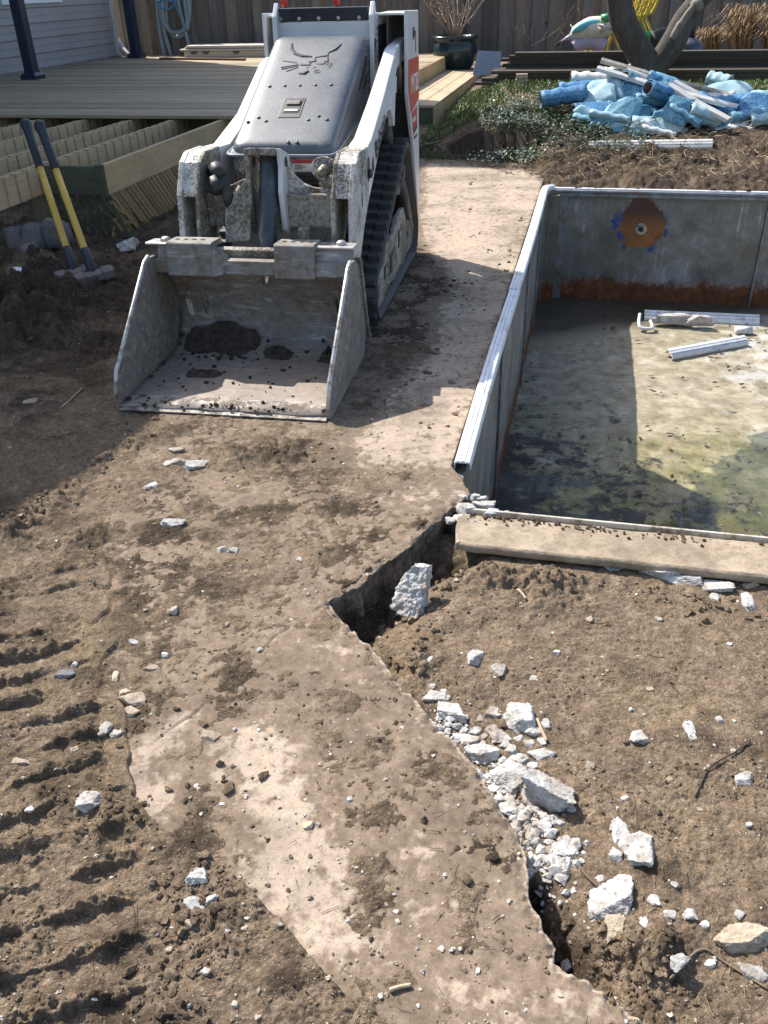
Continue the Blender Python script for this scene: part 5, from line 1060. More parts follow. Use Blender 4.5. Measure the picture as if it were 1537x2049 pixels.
SH = [(((1178, 248, 9.62), (1215, 200, 9.8), (1292, 200, 9.9), (1268, 228, 9.66)), M_L2, 'folded teal liner sheet forming a wedge at the front of the heap', .04), (((1152, 222, 9.8), (1160, 196, 10.1), (1225, 206, 10.0), (1212, 252, 9.7)), M_L3, 'pale crumpled liner sheet beside the ivy', .07),
      (((1305, 236, 9.66), (1340, 186, 9.8), (1402, 200, 9.86), (1372, 238, 9.64)), M_L2, 'stiff triangular teal liner sheet below the open roll', .03), (((1255, 262, 9.56), (1262, 232, 9.68), (1318, 236, 9.7), (1312, 264, 9.58)), M_L4, 'black spotted white liner scrap at the foot of the heap', .03),
      (((1470, 240, 9.85), (1478, 190, 10.1), (1570, 196, 10.1), (1565, 256, 9.8)), M_L1, 'blue liner sheet spread toward the far end of the heap', .10), (((1425, 262, 9.7), (1440, 246, 9.85), (1530, 246, 9.9), (1520, 266, 9.72)), M_L4, 'flat grey white liner scrap behind the white strip', .03),
      (((1205, 250, 9.62), (1230, 228, 9.75), (1380, 240, 9.7), (1330, 272, 9.55)), M_L3, 'long pale liner fold sweeping along the front of the heap', .05), (((1350, 250, 9.75), (1370, 214, 10.0), (1450, 214, 10.1), (1470, 250, 9.8)), M_L2, 'teal liner fold under the white strips', .08),
      (((1230, 205, 10.1), (1240, 160, 10.5), (1330, 158, 10.5), (1320, 200, 10.1)), M_L2, 'rumpled teal liner sheet in the middle of the heap', .12), (((1165, 190, 10.2), (1180, 150, 10.6), (1260, 150, 10.6), (1260, 200, 10.1)), M_L3, 'rumpled pale liner sheet near the white roll', .12),
      (((1390, 200, 10.2), (1400, 166, 10.7), (1510, 170, 10.7), (1500, 210, 10.2)), M_L3, 'creased pale liner sheet behind the long strips', .10), (((1220, 270, 9.6), (1235, 236, 9.7), (1300, 250, 9.62), (1280, 276, 9.52)), M_L2, 'small teal liner scrap over the ivy', .05),
      (((1160, 232, 9.75), (1150, 205, 9.95), (1330, 200, 10.3), (1340, 250, 9.75)), M_L1, 'dark blue liner sheet lying under the heap', .05), (((1330, 240, 9.8), (1330, 200, 10.3), (1520, 200, 10.4), (1540, 250, 9.9)), M_L1, 'dark blue liner sheet under the strip end of the heap', .05),
      (((1215, 190, 10.2), (1225, 138, 10.5), (1300, 140, 10.55), (1300, 180, 10.2)), M_L4, 'crumpled white backing sheet near the top of the heap', .06), (((1290, 190, 10.1), (1300, 150, 10.4), (1390, 168, 10.4), (1385, 205, 10.1)), M_L2, 'bunched teal sheet beside the open roll', .06), (((1165, 205, 10.0), (1172, 170, 10.2), (1230, 165, 10.3), (1235, 200, 10.0)), M_L3, 'pale folded sheet above the blue rolls', .05), (((1385, 212, 10.1), (1395, 178, 10.3), (1470, 180, 10.35), (1470, 212, 10.1)), M_L4, 'white folded sheet under the ends of the long strips', .05), (((1490, 215, 10.0), (1500, 178, 10.3), (1560, 182, 10.3), (1560, 215, 10.0)), M_L3, 'pale crumpled sheet at the end opposite the ivy', .06), (((1225, 232, 9.75), (1235, 200, 9.95), (1300, 205, 9.95), (1300, 238, 9.7)), M_L2, 'teal folded scrap in front of the slim roll', .04)]
for i, (c, mat, lab, amp) in enumerate(SH): sheet([G(*q) for q in c], mat, lab, amp, i*3+1)
M_STW = simple('dirty_white_strip', (.58, .57, .54), .5, 0, .1, 6, grime=(.25, .21, .16), gscale=7, gamt=(.55, .72)); M_STG = simple('grey_strip', (.36, .33, .28), .7, 0, .2, 6, grime=(.18, .15, .11))
for q0, q1, wd, mat, lab in [((1205, 116, 10.5), (1500, 196, 10.3), .13, M_STG, 'long grey coping strip on top of the liner heap'), ((1198, 132, 10.35), (1478, 210, 10.0), .13, M_STW, 'long white coping strip lying across the liner heap'),
                             ((1342, 166, 10.0), (1462, 236, 9.66), .10, M_STW, 'short cream coping strip slanting down the front of the heap'), ((1360, 182, 10.3), (1452, 226, 10.0), .09, M_STW, 'white coping strip between the longer strips'), ((1235, 148, 10.3), (1290, 140, 10.5), .10, M_STW, 'white strip end poking out under the long strips'), ((1352, 160, 10.3), (1484, 222, 10.0), .08, M_STW, 'white strip crossing just above the cream strip'), ((1256, 136, 10.4), (1422, 190, 10.3), .09, M_STW, 'white strip lying close behind the long white strip')]:
    v0, v1 = G(*q0), G(*q1); tag(extrusion([v0-v0, (v1-v0)*.5+Vector((0, 0, -.015)), v1-v0], strip_profile(wd, .045)).build('coping_piece', mat), lab, 'coping strip'); bpy.context.scene.collection.objects[-1].location = v0
for q0, q1, lab in [((1180, 283), (1426, 286), 'white coping strip lying on the soil in front of the liner heap'), ((1432, 266), (1620, 262), 'white coping strip lying on the soil beyond the liner heap')]:
    v0, v1 = Vector(P(*q0, .2)), Vector(P(*q1, .2)); v0.z = gz1(v0)+.035; v1.z = gz1(v1)+.035
    tag(extrusion([v0-v0, (v1-v0)*.33, (v1-v0)*.66, v1-v0], strip_profile(.11, .05), .7).build('coping_piece', M_STW), lab, 'coping strip'); bpy.context.scene.collection.objects[-1].location = v0

# ---------------- plants
def blades(name, pts, h, w, mat, lean=.5, R_=None, tilt=.0):
    n = len(pts); pts = np.asarray(pts); an = rng.uniform(0, 2*math.pi, n); hh = h*rng.uniform(.5, 1.3, n); ln = lean*rng.uniform(.1, 1, n)*hh; ww = w*rng.uniform(.6, 1.2, n)
    dx, dy = np.cos(an), np.sin(an); sx_, sy_ = -dy*ww/2, dx*ww/2
    V = np.zeros((n, 5, 3)); V[:, 0] = pts+np.stack([sx_, sy_, 0*an], 1); V[:, 1] = pts-np.stack([sx_, sy_, 0*an], 1)
    V[:, 2] = pts+np.stack([dx*ln*.4-sx_*.7, dy*ln*.4-sy_*.7, hh*.6], 1); V[:, 3] = pts+np.stack([dx*ln*.4+sx_*.7, dy*ln*.4+sy_*.7, hh*.6], 1); V[:, 4] = pts+np.stack([dx*ln, dy*ln, hh], 1)
    b = np.arange(n)[:, None]*5; F = np.concatenate([b+np.array([[0, 1, 2]]), b+np.array([[0, 2, 3]]), b+np.array([[3, 2, 4]])])
    return meshobj(name, npmesh(name, V.reshape(-1, 3), F, False), mat)
def leafmat(name, c1, c2, rough=.5):
    m = Mat(name); m.set(m.mix(m.island(), c1, c2), rough); m.b.inputs['Subsurface Weight'].default_value = 0; return m.m
def scatter_ab(n, a0, a1, b0, b1, dens):
    a = rng.uniform(a0, a1, n); b = rng.uniform(b0, b1, n); x = a*sA+b*cA; y = a*cA-b*sA; k = dens(a, b, x, y) > rng.uniform(0, 1, n); x, y = x[k], y[k]; return np.stack([x, y, top_z(x, y)], 1)
lawn = lambda a, b, x, y: sstep(9.7, 10.3, a)*(.25+.9*sstep(-.2, .25, fbm(x, y, .7, 3, 81)+.35*sstep(10.2, 11.2, a)))*((b > -1.8) | (a < 10.7))
stuff(blades('lawn_grass', scatter_ab(70000, 9.6, 13.0, -1.9, 4.2, lawn), .04, .011, leafmat('grass', (.06, .11, .02), (.17, .22, .055)), .8), 'short patchy green lawn behind the pool', 'grass')
stuff(blades('shade_grass', scatter_ab(6000, 9.35, 10.2, -1.9, -.6, lambda a, b, x, y: .7*sstep(-.1, .3, fbm(x, y, .4, 3, 83))), .045, .009, leafmat('grass_dull', (.05, .07, .02), (.11, .12, .05)), .9), 'thin trampled grass at the end of the patio', 'grass')
ivy_c = [P(1150, 245, .3), P(1080, 240, .3), P(1220, 268, .24), P(1010, 240, .3), P(1040, 280, .2)]
iv = lambda a, b, x, y: np.clip(sum(np.exp(-((x-c[0])**2+(y-c[1])**2)/(2*.24**2)) for c in ivy_c), 0, 1)*sstep(-.25, .1, fbm(x, y, .3, 3, 88))
pts = scatter_ab(26000, 8.9, 10.6, -1.2, .9, iv); n = len(pts); an = rng.uniform(0, 6.28, n); s = rng.uniform(.008, .017, n); zz = rng.uniform(.01, .11, n); tl = rng.uniform(-.6, .6, (n, 2)); V = np.zeros((n, 4, 3))
for k, (r_, t_) in enumerate(((1, 0), (.75, 1.3), (.9, 3.0), (.75, 4.9))):
    dx = r_*np.cos(an+t_)*s; dy = r_*np.sin(an+t_)*s; V[:, k] = np.stack([pts[:, 0]+dx, pts[:, 1]+dy, pts[:, 2]+zz+tl[:, 0]*dx+tl[:, 1]*dy], 1)
stuff(meshobj('ivy_cover', npmesh('ivy_cover', V.reshape(-1, 3), np.arange(n*4).reshape(-1, 4), False), leafmat('ivy_leaf', (.015, .04, .012), (.16, .20, .13), .22)), 'low glossy ivy creeping over the soil by the liner heap', 'ivy')
# roots and straw on the dug bank
def straws(name, pts, ln, r, mat, up=.25):
    n = len(pts); an = rng.uniform(0, 6.28, n); L_ = ln*rng.uniform(.3, 1.4, n); el = rng.normal(.05, up, n); d = np.stack([np.cos(an)*np.cos(el), np.sin(an)*np.cos(el), np.sin(el)], 1); bend = rng.normal(0, .2, (n, 3))
    s = np.stack([-np.sin(an), np.cos(an), 0*an], 1)*r; u = np.array([[0, 0, r]]); p0 = pts; p1 = pts+d*L_[:, None]*.5+bend*L_[:, None]*.25; p2 = pts+d*L_[:, None]
    V = np.zeros((n, 9, 3))
    for k, p in enumerate((p0, p1, p2)): V[:, k*3] = p+s*(1-.3*k); V[:, k*3+1] = p-s*(1-.3*k); V[:, k*3+2] = p+u*1.7
    b = np.arange(n)[:, None]*9; F = []
    for k in (0, 3):
        for i in range(3): F.append(b+np.array([[k+i, k+(i+1) % 3, k+3+(i+1) % 3, k+3+i]]))
    return meshobj(name, npmesh(name, V.reshape(-1, 3), np.concatenate(F), False), mat)
M_STRAW = leafmat('straw', (.16, .10, .055), (.42, .32, .20), .8)
rd = lambda a, b, x, y: sstep(8.35, 8.7, a)*(1-sstep(9.4, 9.9, a))*(.25+sstep(-.1, .3, fbm(x, y, .5, 3, 91)))
p = scatter_ab(5200, 8.3, 9.9, -.8, 3.6, rd); p[:, 2] += .008; stuff(straws('root_litter', p, .11, .0028, M_STRAW, .4), 'brown roots and straw tangled in the dug soil bank', 'roots')
# dry ornamental grass by the fence
for k, (px, py, a, sz, lab) in enumerate(((1478, 112, 14.6, 1.0, 'tall clump of dry tan grass by the fence'), (1545, 115, 14.4, .85, 'dry tan grass clump at the fence beside a taller clump'), (1415, 118, 14.9, .6, 'low dry brown grass clump beside the filter tank'))):
    c = PD(px, py, a); c.z = .5; t = thing('dry_grass', lab, 'dry grass', tuple(c)); n = 420; an = rng.uniform(0, 6.28, n); rr = rng.uniform(0, .12, n); mb = MB(); RR = random.Random(30+k)
    for i in range(n):
        an_ = RR.uniform(0, 6.28); out = RR.uniform(.05, .42)*sz; hh = RR.uniform(.35, .72)*sz; b0 = Vector((RR.uniform(-.1, .1), RR.uniform(-.1, .1), 0)); d = Vector((math.cos(an_), math.sin(an_), 0)); s_ = Vector((-d.y, d.x, 0))*.006
        q1 = b0+d*out*.4+Vector((0, 0, hh*.75)); q2 = b0+d*out*.9+Vector((0, 0, hh)); q3 = b0+d*out*1.25+Vector((0, 0, hh*.82))
        mb.add([b0+s_, b0-s_, q1-s_, q1+s_, q2-s_*.9, q2+s_*.9, q3], [(0, 1, 2, 3), (3, 2, 4, 5), (5, 4, 6)])
    stuff(mb.build('blades', leafmat('dry_blade', (.15, .09, .045), (.38, .27, .15), .8), t))
br = thing('brush_tangle', 'tangle of bare brown twigs along the fence behind the lumber', 'twigs', tuple(W(13.6, .0, .5))); mb = MB(); RR = random.Random(77)
for k in range(26): branch(mb, Vector((RR.uniform(-1.2, .5), RR.uniform(-.2, .2), .3)), Vector((RR.uniform(-1, 1), RR.uniform(-.3, .3), RR.uniform(.1, .8))), RR.uniform(.2, .5), .006, 1, RR)
mb.build('twigs', simple('grey_twig', (.16, .12, .09), .9), br, True)
tag(MB().tube(arc([Vector(P(850, 290, .08)), Vector(P(890, 280, .09)), Vector(P(930, 255, .12)), Vector(P(945, 247, .18))]), .012, 6).build('fallen_branch', simple('bark_brown', (.14, .11, .08), .9), None, True), 'thin fallen branch on the dark soil beside the deck step', 'branch')
# ------------------------------------------------------------------ rubble, stones, clods, litter
import bmesh
def ico(level):
    bm = bmesh.new(); bmesh.ops.create_icosphere(bm, subdivisions=level, radius=1.); V = np.array([v.co[:] for v in bm.verts]); F = np.array([[v.index for v in f.verts] for f in bm.faces]); bm.free(); return V, F
ICO = {k: ico(k) for k in (1, 2, 3, 4, 5)}
def chunk_verts(level, seed, planes=6, rough=.02, flat=1.):       # an angular broken piece: a few side planes, a top, a bottom, knocked off corners
    r_ = np.random.default_rng(seed); V, F = ICO[level]; k = r_.integers(4, 7); th = np.arange(k)*2*math.pi/k+r_.uniform(-.45, .45, k)
    N = [(math.cos(t), math.sin(t), r_.uniform(-.25, .45)) for t in th]+[(r_.uniform(-.25, .25), r_.uniform(-.25, .25), 1), (r_.uniform(-.2, .2), r_.uniform(-.2, .2), -1)]+[tuple(r_.normal(0, 1, 3)) for _ in range(3)]
    D = list(r_.uniform(.6, 1., k))+[r_.uniform(.55, .8), .7]+list(r_.uniform(.75, 1., 3)); N = np.array(N); N /= np.linalg.norm(N, axis=1)[:, None]; D = np.array(D)
    dots = V @ N.T; q = np.where(dots > .05, D[None, :]/np.maximum(dots, .05), 9.); r = np.minimum(q.min(1), 1.5)
    P3 = V*r[:, None]; nz = gnoise(P3[:, 0]*2.6+P3[:, 2]*1.7+seed, P3[:, 1]*2.6-P3[:, 2]*1.3, seed % 97)+.5*gnoise(P3[:, 0]*6+P3[:, 2]*4, P3[:, 1]*6+P3[:, 2]*3, seed % 89)
    n3 = gnoise(P3[:, 0]*15+P3[:, 2]*11, P3[:, 1]*15-P3[:, 2]*9, seed % 83)+.6*gnoise(P3[:, 0]*33+P3[:, 2]*27, P3[:, 1]*33+P3[:, 2]*21, seed % 79)
    return P3*(1+.16*nz+.055*n3+.3*rough*r_.normal(0, 1, len(V)))[:, None], F
def conc_mat(name, lo, mid, hi, fleck=(.30, .27, .24)):
    m = Mat(name); p = m.ob(); n = m.noise(26, 7, .75, m.world()); n2 = m.noise(90, 5, .7, m.world()); c = m.ramp(n, [(.28, lo), (.5, mid), (.75, hi)])
    v = m.vor(60, vec=m.world()); vc = m.vor(60, out='Color', vec=m.world()); f = m.math('MULTIPLY', m.ramp(v, [(.25, 1.), (.36, 0.)]), m.math('GREATER_THAN', m.sep(vc, 0), .66)); c = m.mix(m.math('MULTIPLY', f, .8), c, m.mix(m.sep(vc, 1), (.16, .13, .11), fleck))
    up = m.N.new('ShaderNodeNewGeometry'); c = m.mix(m.ramp(m.noise(9, 5, .7, m.world()), [(.47, 0.), (.66, .8)]), c, (.22, .165, .115))
    m.set(c, .9); m.bump(m.math('ADD', n, n2), .7, .006); return m.m
M_CHK = conc_mat('broken_concrete', (.18, .165, .145), (.44, .425, .40), (.66, .65, .625)); M_TAN = conc_mat('tan_stone', (.26, .205, .145), (.40, .325, .24), (.50, .43, .33)); M_GRY = conc_mat('grey_stone', (.07, .075, .085), (.13, .14, .15), (.22, .23, .24))
def px_size(px, py, z=0.):
    p = P(px, py, z); return ((p-np.array([0, 0, CAMH]))@_F)/FPX
CH = {}
def chunk(px, py, wpx, hpx, kind='w', lab=None, group=None, lift=.14, z=None, rot=None, name=None, cat=None, seed=None):
    low = inside(LOWER, np.array([P(px, py)[0]]), np.array([P(px, py)[1]]))[0]
    p = P(px, py, -.05 if low else 0.)
    zz = float(top_z(p[0], p[1])[0]) if z is None else z; p = P(px, py, min(zz, .1)); k = px_size(px, py, zz); sx_ = wpx*k/2*1.06; sy_ = max(hpx*k/2*1.15, sx_*.45); sz_ = min(sx_, sy_)*rnd.uniform(.5, .75)
    sd = seed if seed is not None else int(px*7+py*13); lv = 5 if wpx > 60 else 4 if wpx > 26 else 3
    V, F = chunk_verts(lv, sd)
    V = V*np.array([sx_, sy_, sz_])*1.12; me_ = npmesh(name or 'chunk', V, F, False)
    o = meshobj(name or ('concrete_chunk' if kind == 'w' else 'stone'), me_, {'w': M_CHK, 't': M_TAN, 'g': M_GRY}[kind]); o.location = (p[0], p[1], zz+sz_*lift); o.rotation_euler = (rnd.uniform(-.25, .25), rnd.uniform(-.25, .25), rnd.uniform(-.35, .35) if rot is None else rot)
    lab = lab or {'w': 'small white concrete fragment lying on the brown dirt', 't': 'small tan stone lying on the brown dirt', 'g': 'small grey stone lying on the brown dirt'}[kind]
    return tag(o, lab, cat or ('concrete chunk' if kind == 'w' else 'stone'), group)
RUB = 'rubble heaped along the broken slab edge'
for q in [(903,1428,52,40,'w','blocky white concrete chunk at the upper end of the rubble line'),(1040,1440,55,48,'w','pale pitted concrete chunk at the top of the rubble heap'),(1022,1554,72,55,'w','rounded grey white concrete chunk in the middle of the rubble heap'),
          (1101,1592,94,70,'w','largest flat topped concrete chunk in the rubble heap'),(973,1510,55,40,'w','white concrete chunk with brown stains beside the slab edge'),(873,1395,42,22,'w','thin grey concrete sliver leading the rubble line')]: chunk(*q, lift=.3, group=RUB)
for q in [(993,1428,36,20),(932,1481,50,22),(1002,1475,36,22),(1019,1615,36,40),(1048,1586,18,36),(1072,1466,32,20),(1083,1510,40,20),(1043,1522,40,20),(1086,1656,36,30),(985,1460,26,16),(955,1465,24,16),(1060,1490,22,16),(1025,1500,26,18),(945,1500,26,16),(1000,1535,24,16),(1065,1535,24,18),(990,1580,24,20),(1065,1620,26,18),(1045,1640,22,18),(1110,1640,24,16),(915,1455,20,14),(960,1440,18,14),(1055,1415,22,14),(1085,1485,18,14),(1000,1600,20,20),(1120,1650,18,14),(1070,1670,18,16),(930,1462,16,14),(1012,1492,18,14),(970,1475,20,12),(1035,1480,22,14),(1075,1560,16,14),(950,1520,18,14),(865,1375,14,16),(888,1385,16,12),(1092,1450,16,22)]:
    chunk(*q, 'w', 'small white concrete fragment in the rubble heaped along the broken slab edge', RUB, .32)
for q in [(1130,1700,38,38,'w','white concrete fragment just past the rubble heap, above a matching one'),(1126,1729,36,30,'w','white concrete fragment just past the rubble heap, below a matching one'),(1238,1665,28,44,'w','upright sliver of pale concrete between larger fragments'),(1276,1703,58,60,'w','broad pale concrete piece with a crumbly rim in the open dirt'),
          (1226,1802,72,62,'w','angular white concrete piece with a notched side'),(1229,1854,44,38,'t','tan block of stone below the notched concrete piece'),(1171,1901,34,62,'w','upright white concrete shard at the end of the trench'),(1136,1930,28,22,'w','white concrete fragment wedged against the slab edge'),(1188,1948,26,32,'t','rounded tan stone beside the upright shard'),
          (1358,1924,34,26,'w','white concrete fragment alone in the corner dirt'),(1506,1948,60,34,'w','long white concrete sliver by a dark root'),(1492,1878,90,50,'t','flat tan slab of stone half sunk in the dirt'),(949,1316,36,34,'w','white concrete fragment with a dark cap of soil'),(997,1344,28,28,'w','crumbly white fragment pressed into the dirt'),
          (1203,1058,28,20,'w','grey concrete lump on top of the concrete coping'),(1320,1149,70,26,'w','white broken concrete under the front of the coping'),(1370,1158,70,30,'w','slanted concrete flake under the front of the coping'),(1434,1175,52,26,'w','thin tilted concrete flake by the coping'),(1498,1204,26,54,'w','narrow upright concrete shard past the coping flakes'),
          (344,1050,38,26,'w','white concrete chunk casting a dark shadow in the open dirt'),(394,934,48,22,'w','flat pale concrete piece near the bucket lip'),(350,927,42,18,'w','pale concrete flake beside the flat piece near the bucket'),(134,1351,46,22,'g','dark blue grey stone in the tread prints'),(271,1402,48,26,'t','flat tan stone half buried beside round pebbles'),
          (178,1605,42,36,'w','white pitted concrete chunk left of the slab corner'),(392,1810,38,24,'w','white concrete chunk below the slab rim'),(396,1755,34,26,'w','white concrete chunk tucked under the slab rim'),(423,1475,36,16,'t','yellowish stone sliver on the dirty slab')]: chunk(*q)
chunk(259, 501, 46, 52, 'w', 'white concrete lump with a hollow side on the dark soil by the lattice', lift=.6)
SC = [(1101,1703,18,20),(1235,1714,30,22),(1279,1475,32,24),(1381,1463,18,38),(1489,1556,36,22),(1180,1533,20,18),(1069,1358,14,14),(1115,1306,14,12),(1224,1134,32,20),(1431,1198,16,24),(1500,1170,32,20),(1422,1090,30,12),(1380,1082,16,10),(1400,1086,14,10),(303,975,28,18),(355,902,30,16),(444,1100,18,14),(467,1103,18,14),(346,1223,20,16),(305,1337,24,14),(269,1285,22,10),(232,1353,14,26),(412,1946,20,12),(424,1798,20,14),(378,1846,16,14),(617,1653,20,16),(36,1525,30,14),(209,1459,24,28),(232,1468,24,20),(700,1600,12,10),(1340,1560,16,12),(1300,1380,14,10),(1440,1440,16,12),(1250,1600,18,12),(1400,1620,14,10),(1310,1800,26,20),(1340,1830,22,18),(1380,1830,24,20),(1350,1770,18,14),(1410,1850,20,14),(1290,1850,18,16),(1250,1760,16,12),(1200,1760,18,14),(1420,1930,22,14),(1480,1830,18,14),(1150,1780,16,14),(1500,1650,14,12),(330,1310,14,10),(395,1265,12,10),(455,1250,12,10),(150,1330,12,10),(520,1300,12,10),(560,1850,14,10),(340,1900,16,12),(470,2010,16,12),(150,1500,16,12),(60,1620,16,12),(600,1120,12,10),(860,1320,14,12),(1180,1240,12,10),(1320,1240,14,10),(1460,1290,12,10)]
for q in SC: chunk(*q, 'w' if rnd.random() < .7 else 't', group='small fragments scattered over the dirt')
for q in [(932,1023,36,26),(973,1015,40,20),(955,1050,26,14),(990,1030,30,18),(952,997,20,18),(915,1040,24,18),(1010,1030,22,12),(940,1065,20,12),(1190,1050,12,10),(965,1000,18,14),(925,1000,22,18),(900,1045,20,16)]: chunk(*q, 'w', 'grey broken concrete lump at the crumbled pool corner', 'crumbled concrete at the pool corner', .6, z=-.02)
for q in [(250,1388,20,16),(264,1427,24,22),(60,806,26,14),(346,1226,16,14),(290,780,16,16)]: chunk(*q, 't', 'smooth round pebble resting on the dirt', 'round pebbles on the dirt', .4)
# standing slab piece in the trench
OUT = [(826,1133,.035),(853,1136,.03),(851,1186,-.02),(842,1210,-.05),(832,1238,-.075),(803,1232,-.075),(781,1214,-.06),(790,1188,-.035),(800,1165,-.01),(812,1146,.02)]
fr = [Vector(P(x, y, z)) for x, y, z in OUT]; c0 = sum(fr, Vector())/len(fr); nrm = Vector((.45, .55, -.45)).normalized()*.032; mb = MB(); n = len(fr)
rg_ = lambda k: Vector((rnd.gauss(0, k), rnd.gauss(0, k), rnd.gauss(0, k)))
ring2 = [c0.lerp(p, .62)+rg_(.003)+Vector((0, 0, .004)) for p in fr]
mb.add([p-c0 for p in fr]+[p-c0 for p in ring2]+[p-c0+nrm+rg_(.006) for p in fr]+[Vector((0, 0, .006))], [(i, (i+1) % n, n+(i+1) % n, n+i) for i in range(n)]+[(n+i, n+(i+1) % n, 3*n) for i in range(n)]+[(i, 2*n+i, 2*n+(i+1) % n, (i+1) % n) for i in range(n)]+[tuple(range(3*n-1, 2*n-1, -1))])
o = mb.build('concrete_chunk', M_CHK, None); o.location = c0
sb_ = o.modifiers.new('subdivide', 'SUBSURF'); sb_.subdivision_type = 'SIMPLE'; sb_.levels = sb_.render_levels = 4
tx = bpy.data.textures.new('pitting', 'CLOUDS'); tx.noise_scale = .022; tx.noise_depth = 4; dm = o.modifiers.new('pits', 'DISPLACE'); dm.texture = tx; dm.strength = .022; dm.mid_level = .5
tag(o, 'large tapering white concrete slab piece leaning in the dug trench', 'concrete chunk')
# edging stones by the deck post
for (px, py, wp, hp2, lab) in [(36, 478, 34, 58, 'narrow upright dark stone beside the deck post'), (74, 474, 50, 56, 'rounded dark grey stone under the deck post'), (62, 505, 46, 30, 'blue grey stone in front of the deck post stones'), (118, 470, 60, 60, 'dark rough stone behind the sledgehammer handles')]:
    p = P(px, py+hp2*.4, 0.); k = px_size(px, py); V, F = chunk_verts(3, px); V = V*np.array([wp*k*.55, wp*k*.45, hp2*k*.62]); o = meshobj('edging_stone', npmesh('edging_stone', V, F, True), M_GRY); o.location = (p[0], p[1], hp2*k*.4); tag(o, lab, 'stone')
tag(MB().box((0, 0, 0), (.05, .12, .02)).build('plastic_scrap', M_WHITE_AL, None, bevel=.005), 'small white plastic scrap on the dark bank at the yard side', 'scrap'); bpy.data.objects['plastic_scrap'].location = tuple(P(32, 515, .15)[:2])+(float(top_z(*P(32, 515, .15)[:2])[0])+.02,); bpy.data.objects['plastic_scrap'].rotation_euler = (.3, .2, .6)

# things on the pool floor
zf = FZ+.0
def on_floor(px, py, h=0.): return Vector(P(px, py, FZ+h))
for q0, q1, r_, lab, sag in (((1342, 706), (1494, 678), .075, 'white aluminium coping strip lying alone on the pool floor', 0), ((1290, 628), (1520, 638), .085, 'white aluminium coping strip with a concrete lump on the pool floor', 1)):
    v0, v1 = on_floor(*q0, .05), on_floor(*q1, .05); o = extrusion([v0-v0, (v1-v0)*.5, v1-v0], strip_profile(r_*1.3, .06), .55).build('coping_piece', M_WHITE_AL); o.location = v0; tag(o, lab, 'coping strip')
for px, py, wp, hp2, lab in ((1340, 640, 66, 22, 'grey mortar lump stuck along a coping strip on the pool floor'), (1395, 643, 60, 22, 'second grey mortar lump stuck along a coping strip on the pool floor')):
    p = on_floor(px, py, .05); k = px_size(px, py, FZ); V, F = chunk_verts(3, px); o = meshobj('mortar_lump', npmesh('mortar_lump', V*np.array([wp*k*.56, .05, hp2*k*.6]), F, False), M_CHK); o.location = p+Vector((0, -.03, .02)); o.rotation_euler = (0, 0, -.1); tag(o, lab, 'mortar')
v0 = on_floor(1472, 661, .035); tag(MB().tube([Vector((0, 0, 0)), Vector((.13, -.01, .0))], .035, 14).build('pipe_stub', M_WHITE_AL, None, True), 'short white plastic pipe stub on the pool floor', 'pipe'); bpy.data.objects['pipe_stub'].location = v0
v0 = on_floor(1290, 658, .02); o = MB().tube(arc([Vector((-.02, .12, .09)), Vector((-.05, .02, .05)), Vector((-.04, -.03, .02)), Vector((.05, -.04, .02)), Vector((.05, .03, .06))]), .014, 8).build('pipe_clip', M_WHITE_AL, None, True); o.location = v0; tag(o, 'bent white plastic clip on the shaded pool floor', 'clip')
# leaf litter on the pool floor
n = 1500; fxr = rng.uniform(PB+.05, 2.6, n); fyr = rng.uniform(PN+.05, 7.6, n); k = (fbm(fxr, fyr, .5, 3, 95)+.35*(fyr < 5.2)) > rng.uniform(-.1, .8, n); fxr, fyr = fxr[k], fyr[k]; n = len(fxr)
x = fyr*sA+fxr*cA; y = fyr*cA-fxr*sA; an = rng.uniform(0, 6.28, n); s = rng.uniform(.008, .035, n); V = np.zeros((n, 4, 3))
for kk, (r0, t0_) in enumerate(((1, 0), (.4, 1.4), (.9, 3.1), (.45, 4.6))): V[:, kk] = np.stack([x+r0*np.cos(an+t0_)*s, y+r0*np.sin(an+t0_)*s, FZ+.014+rng.uniform(0, .012, n)], 1)
stuff(meshobj('leaf_litter', npmesh('leaf_litter', V.reshape(-1, 3), np.arange(4*n).reshape(-1, 4), False), leafmat('dead_leaf', (.012, .010, .008), (.07, .045, .03), .6)), 'scattered dead leaves and scraps on the pool floor', 'leaves')

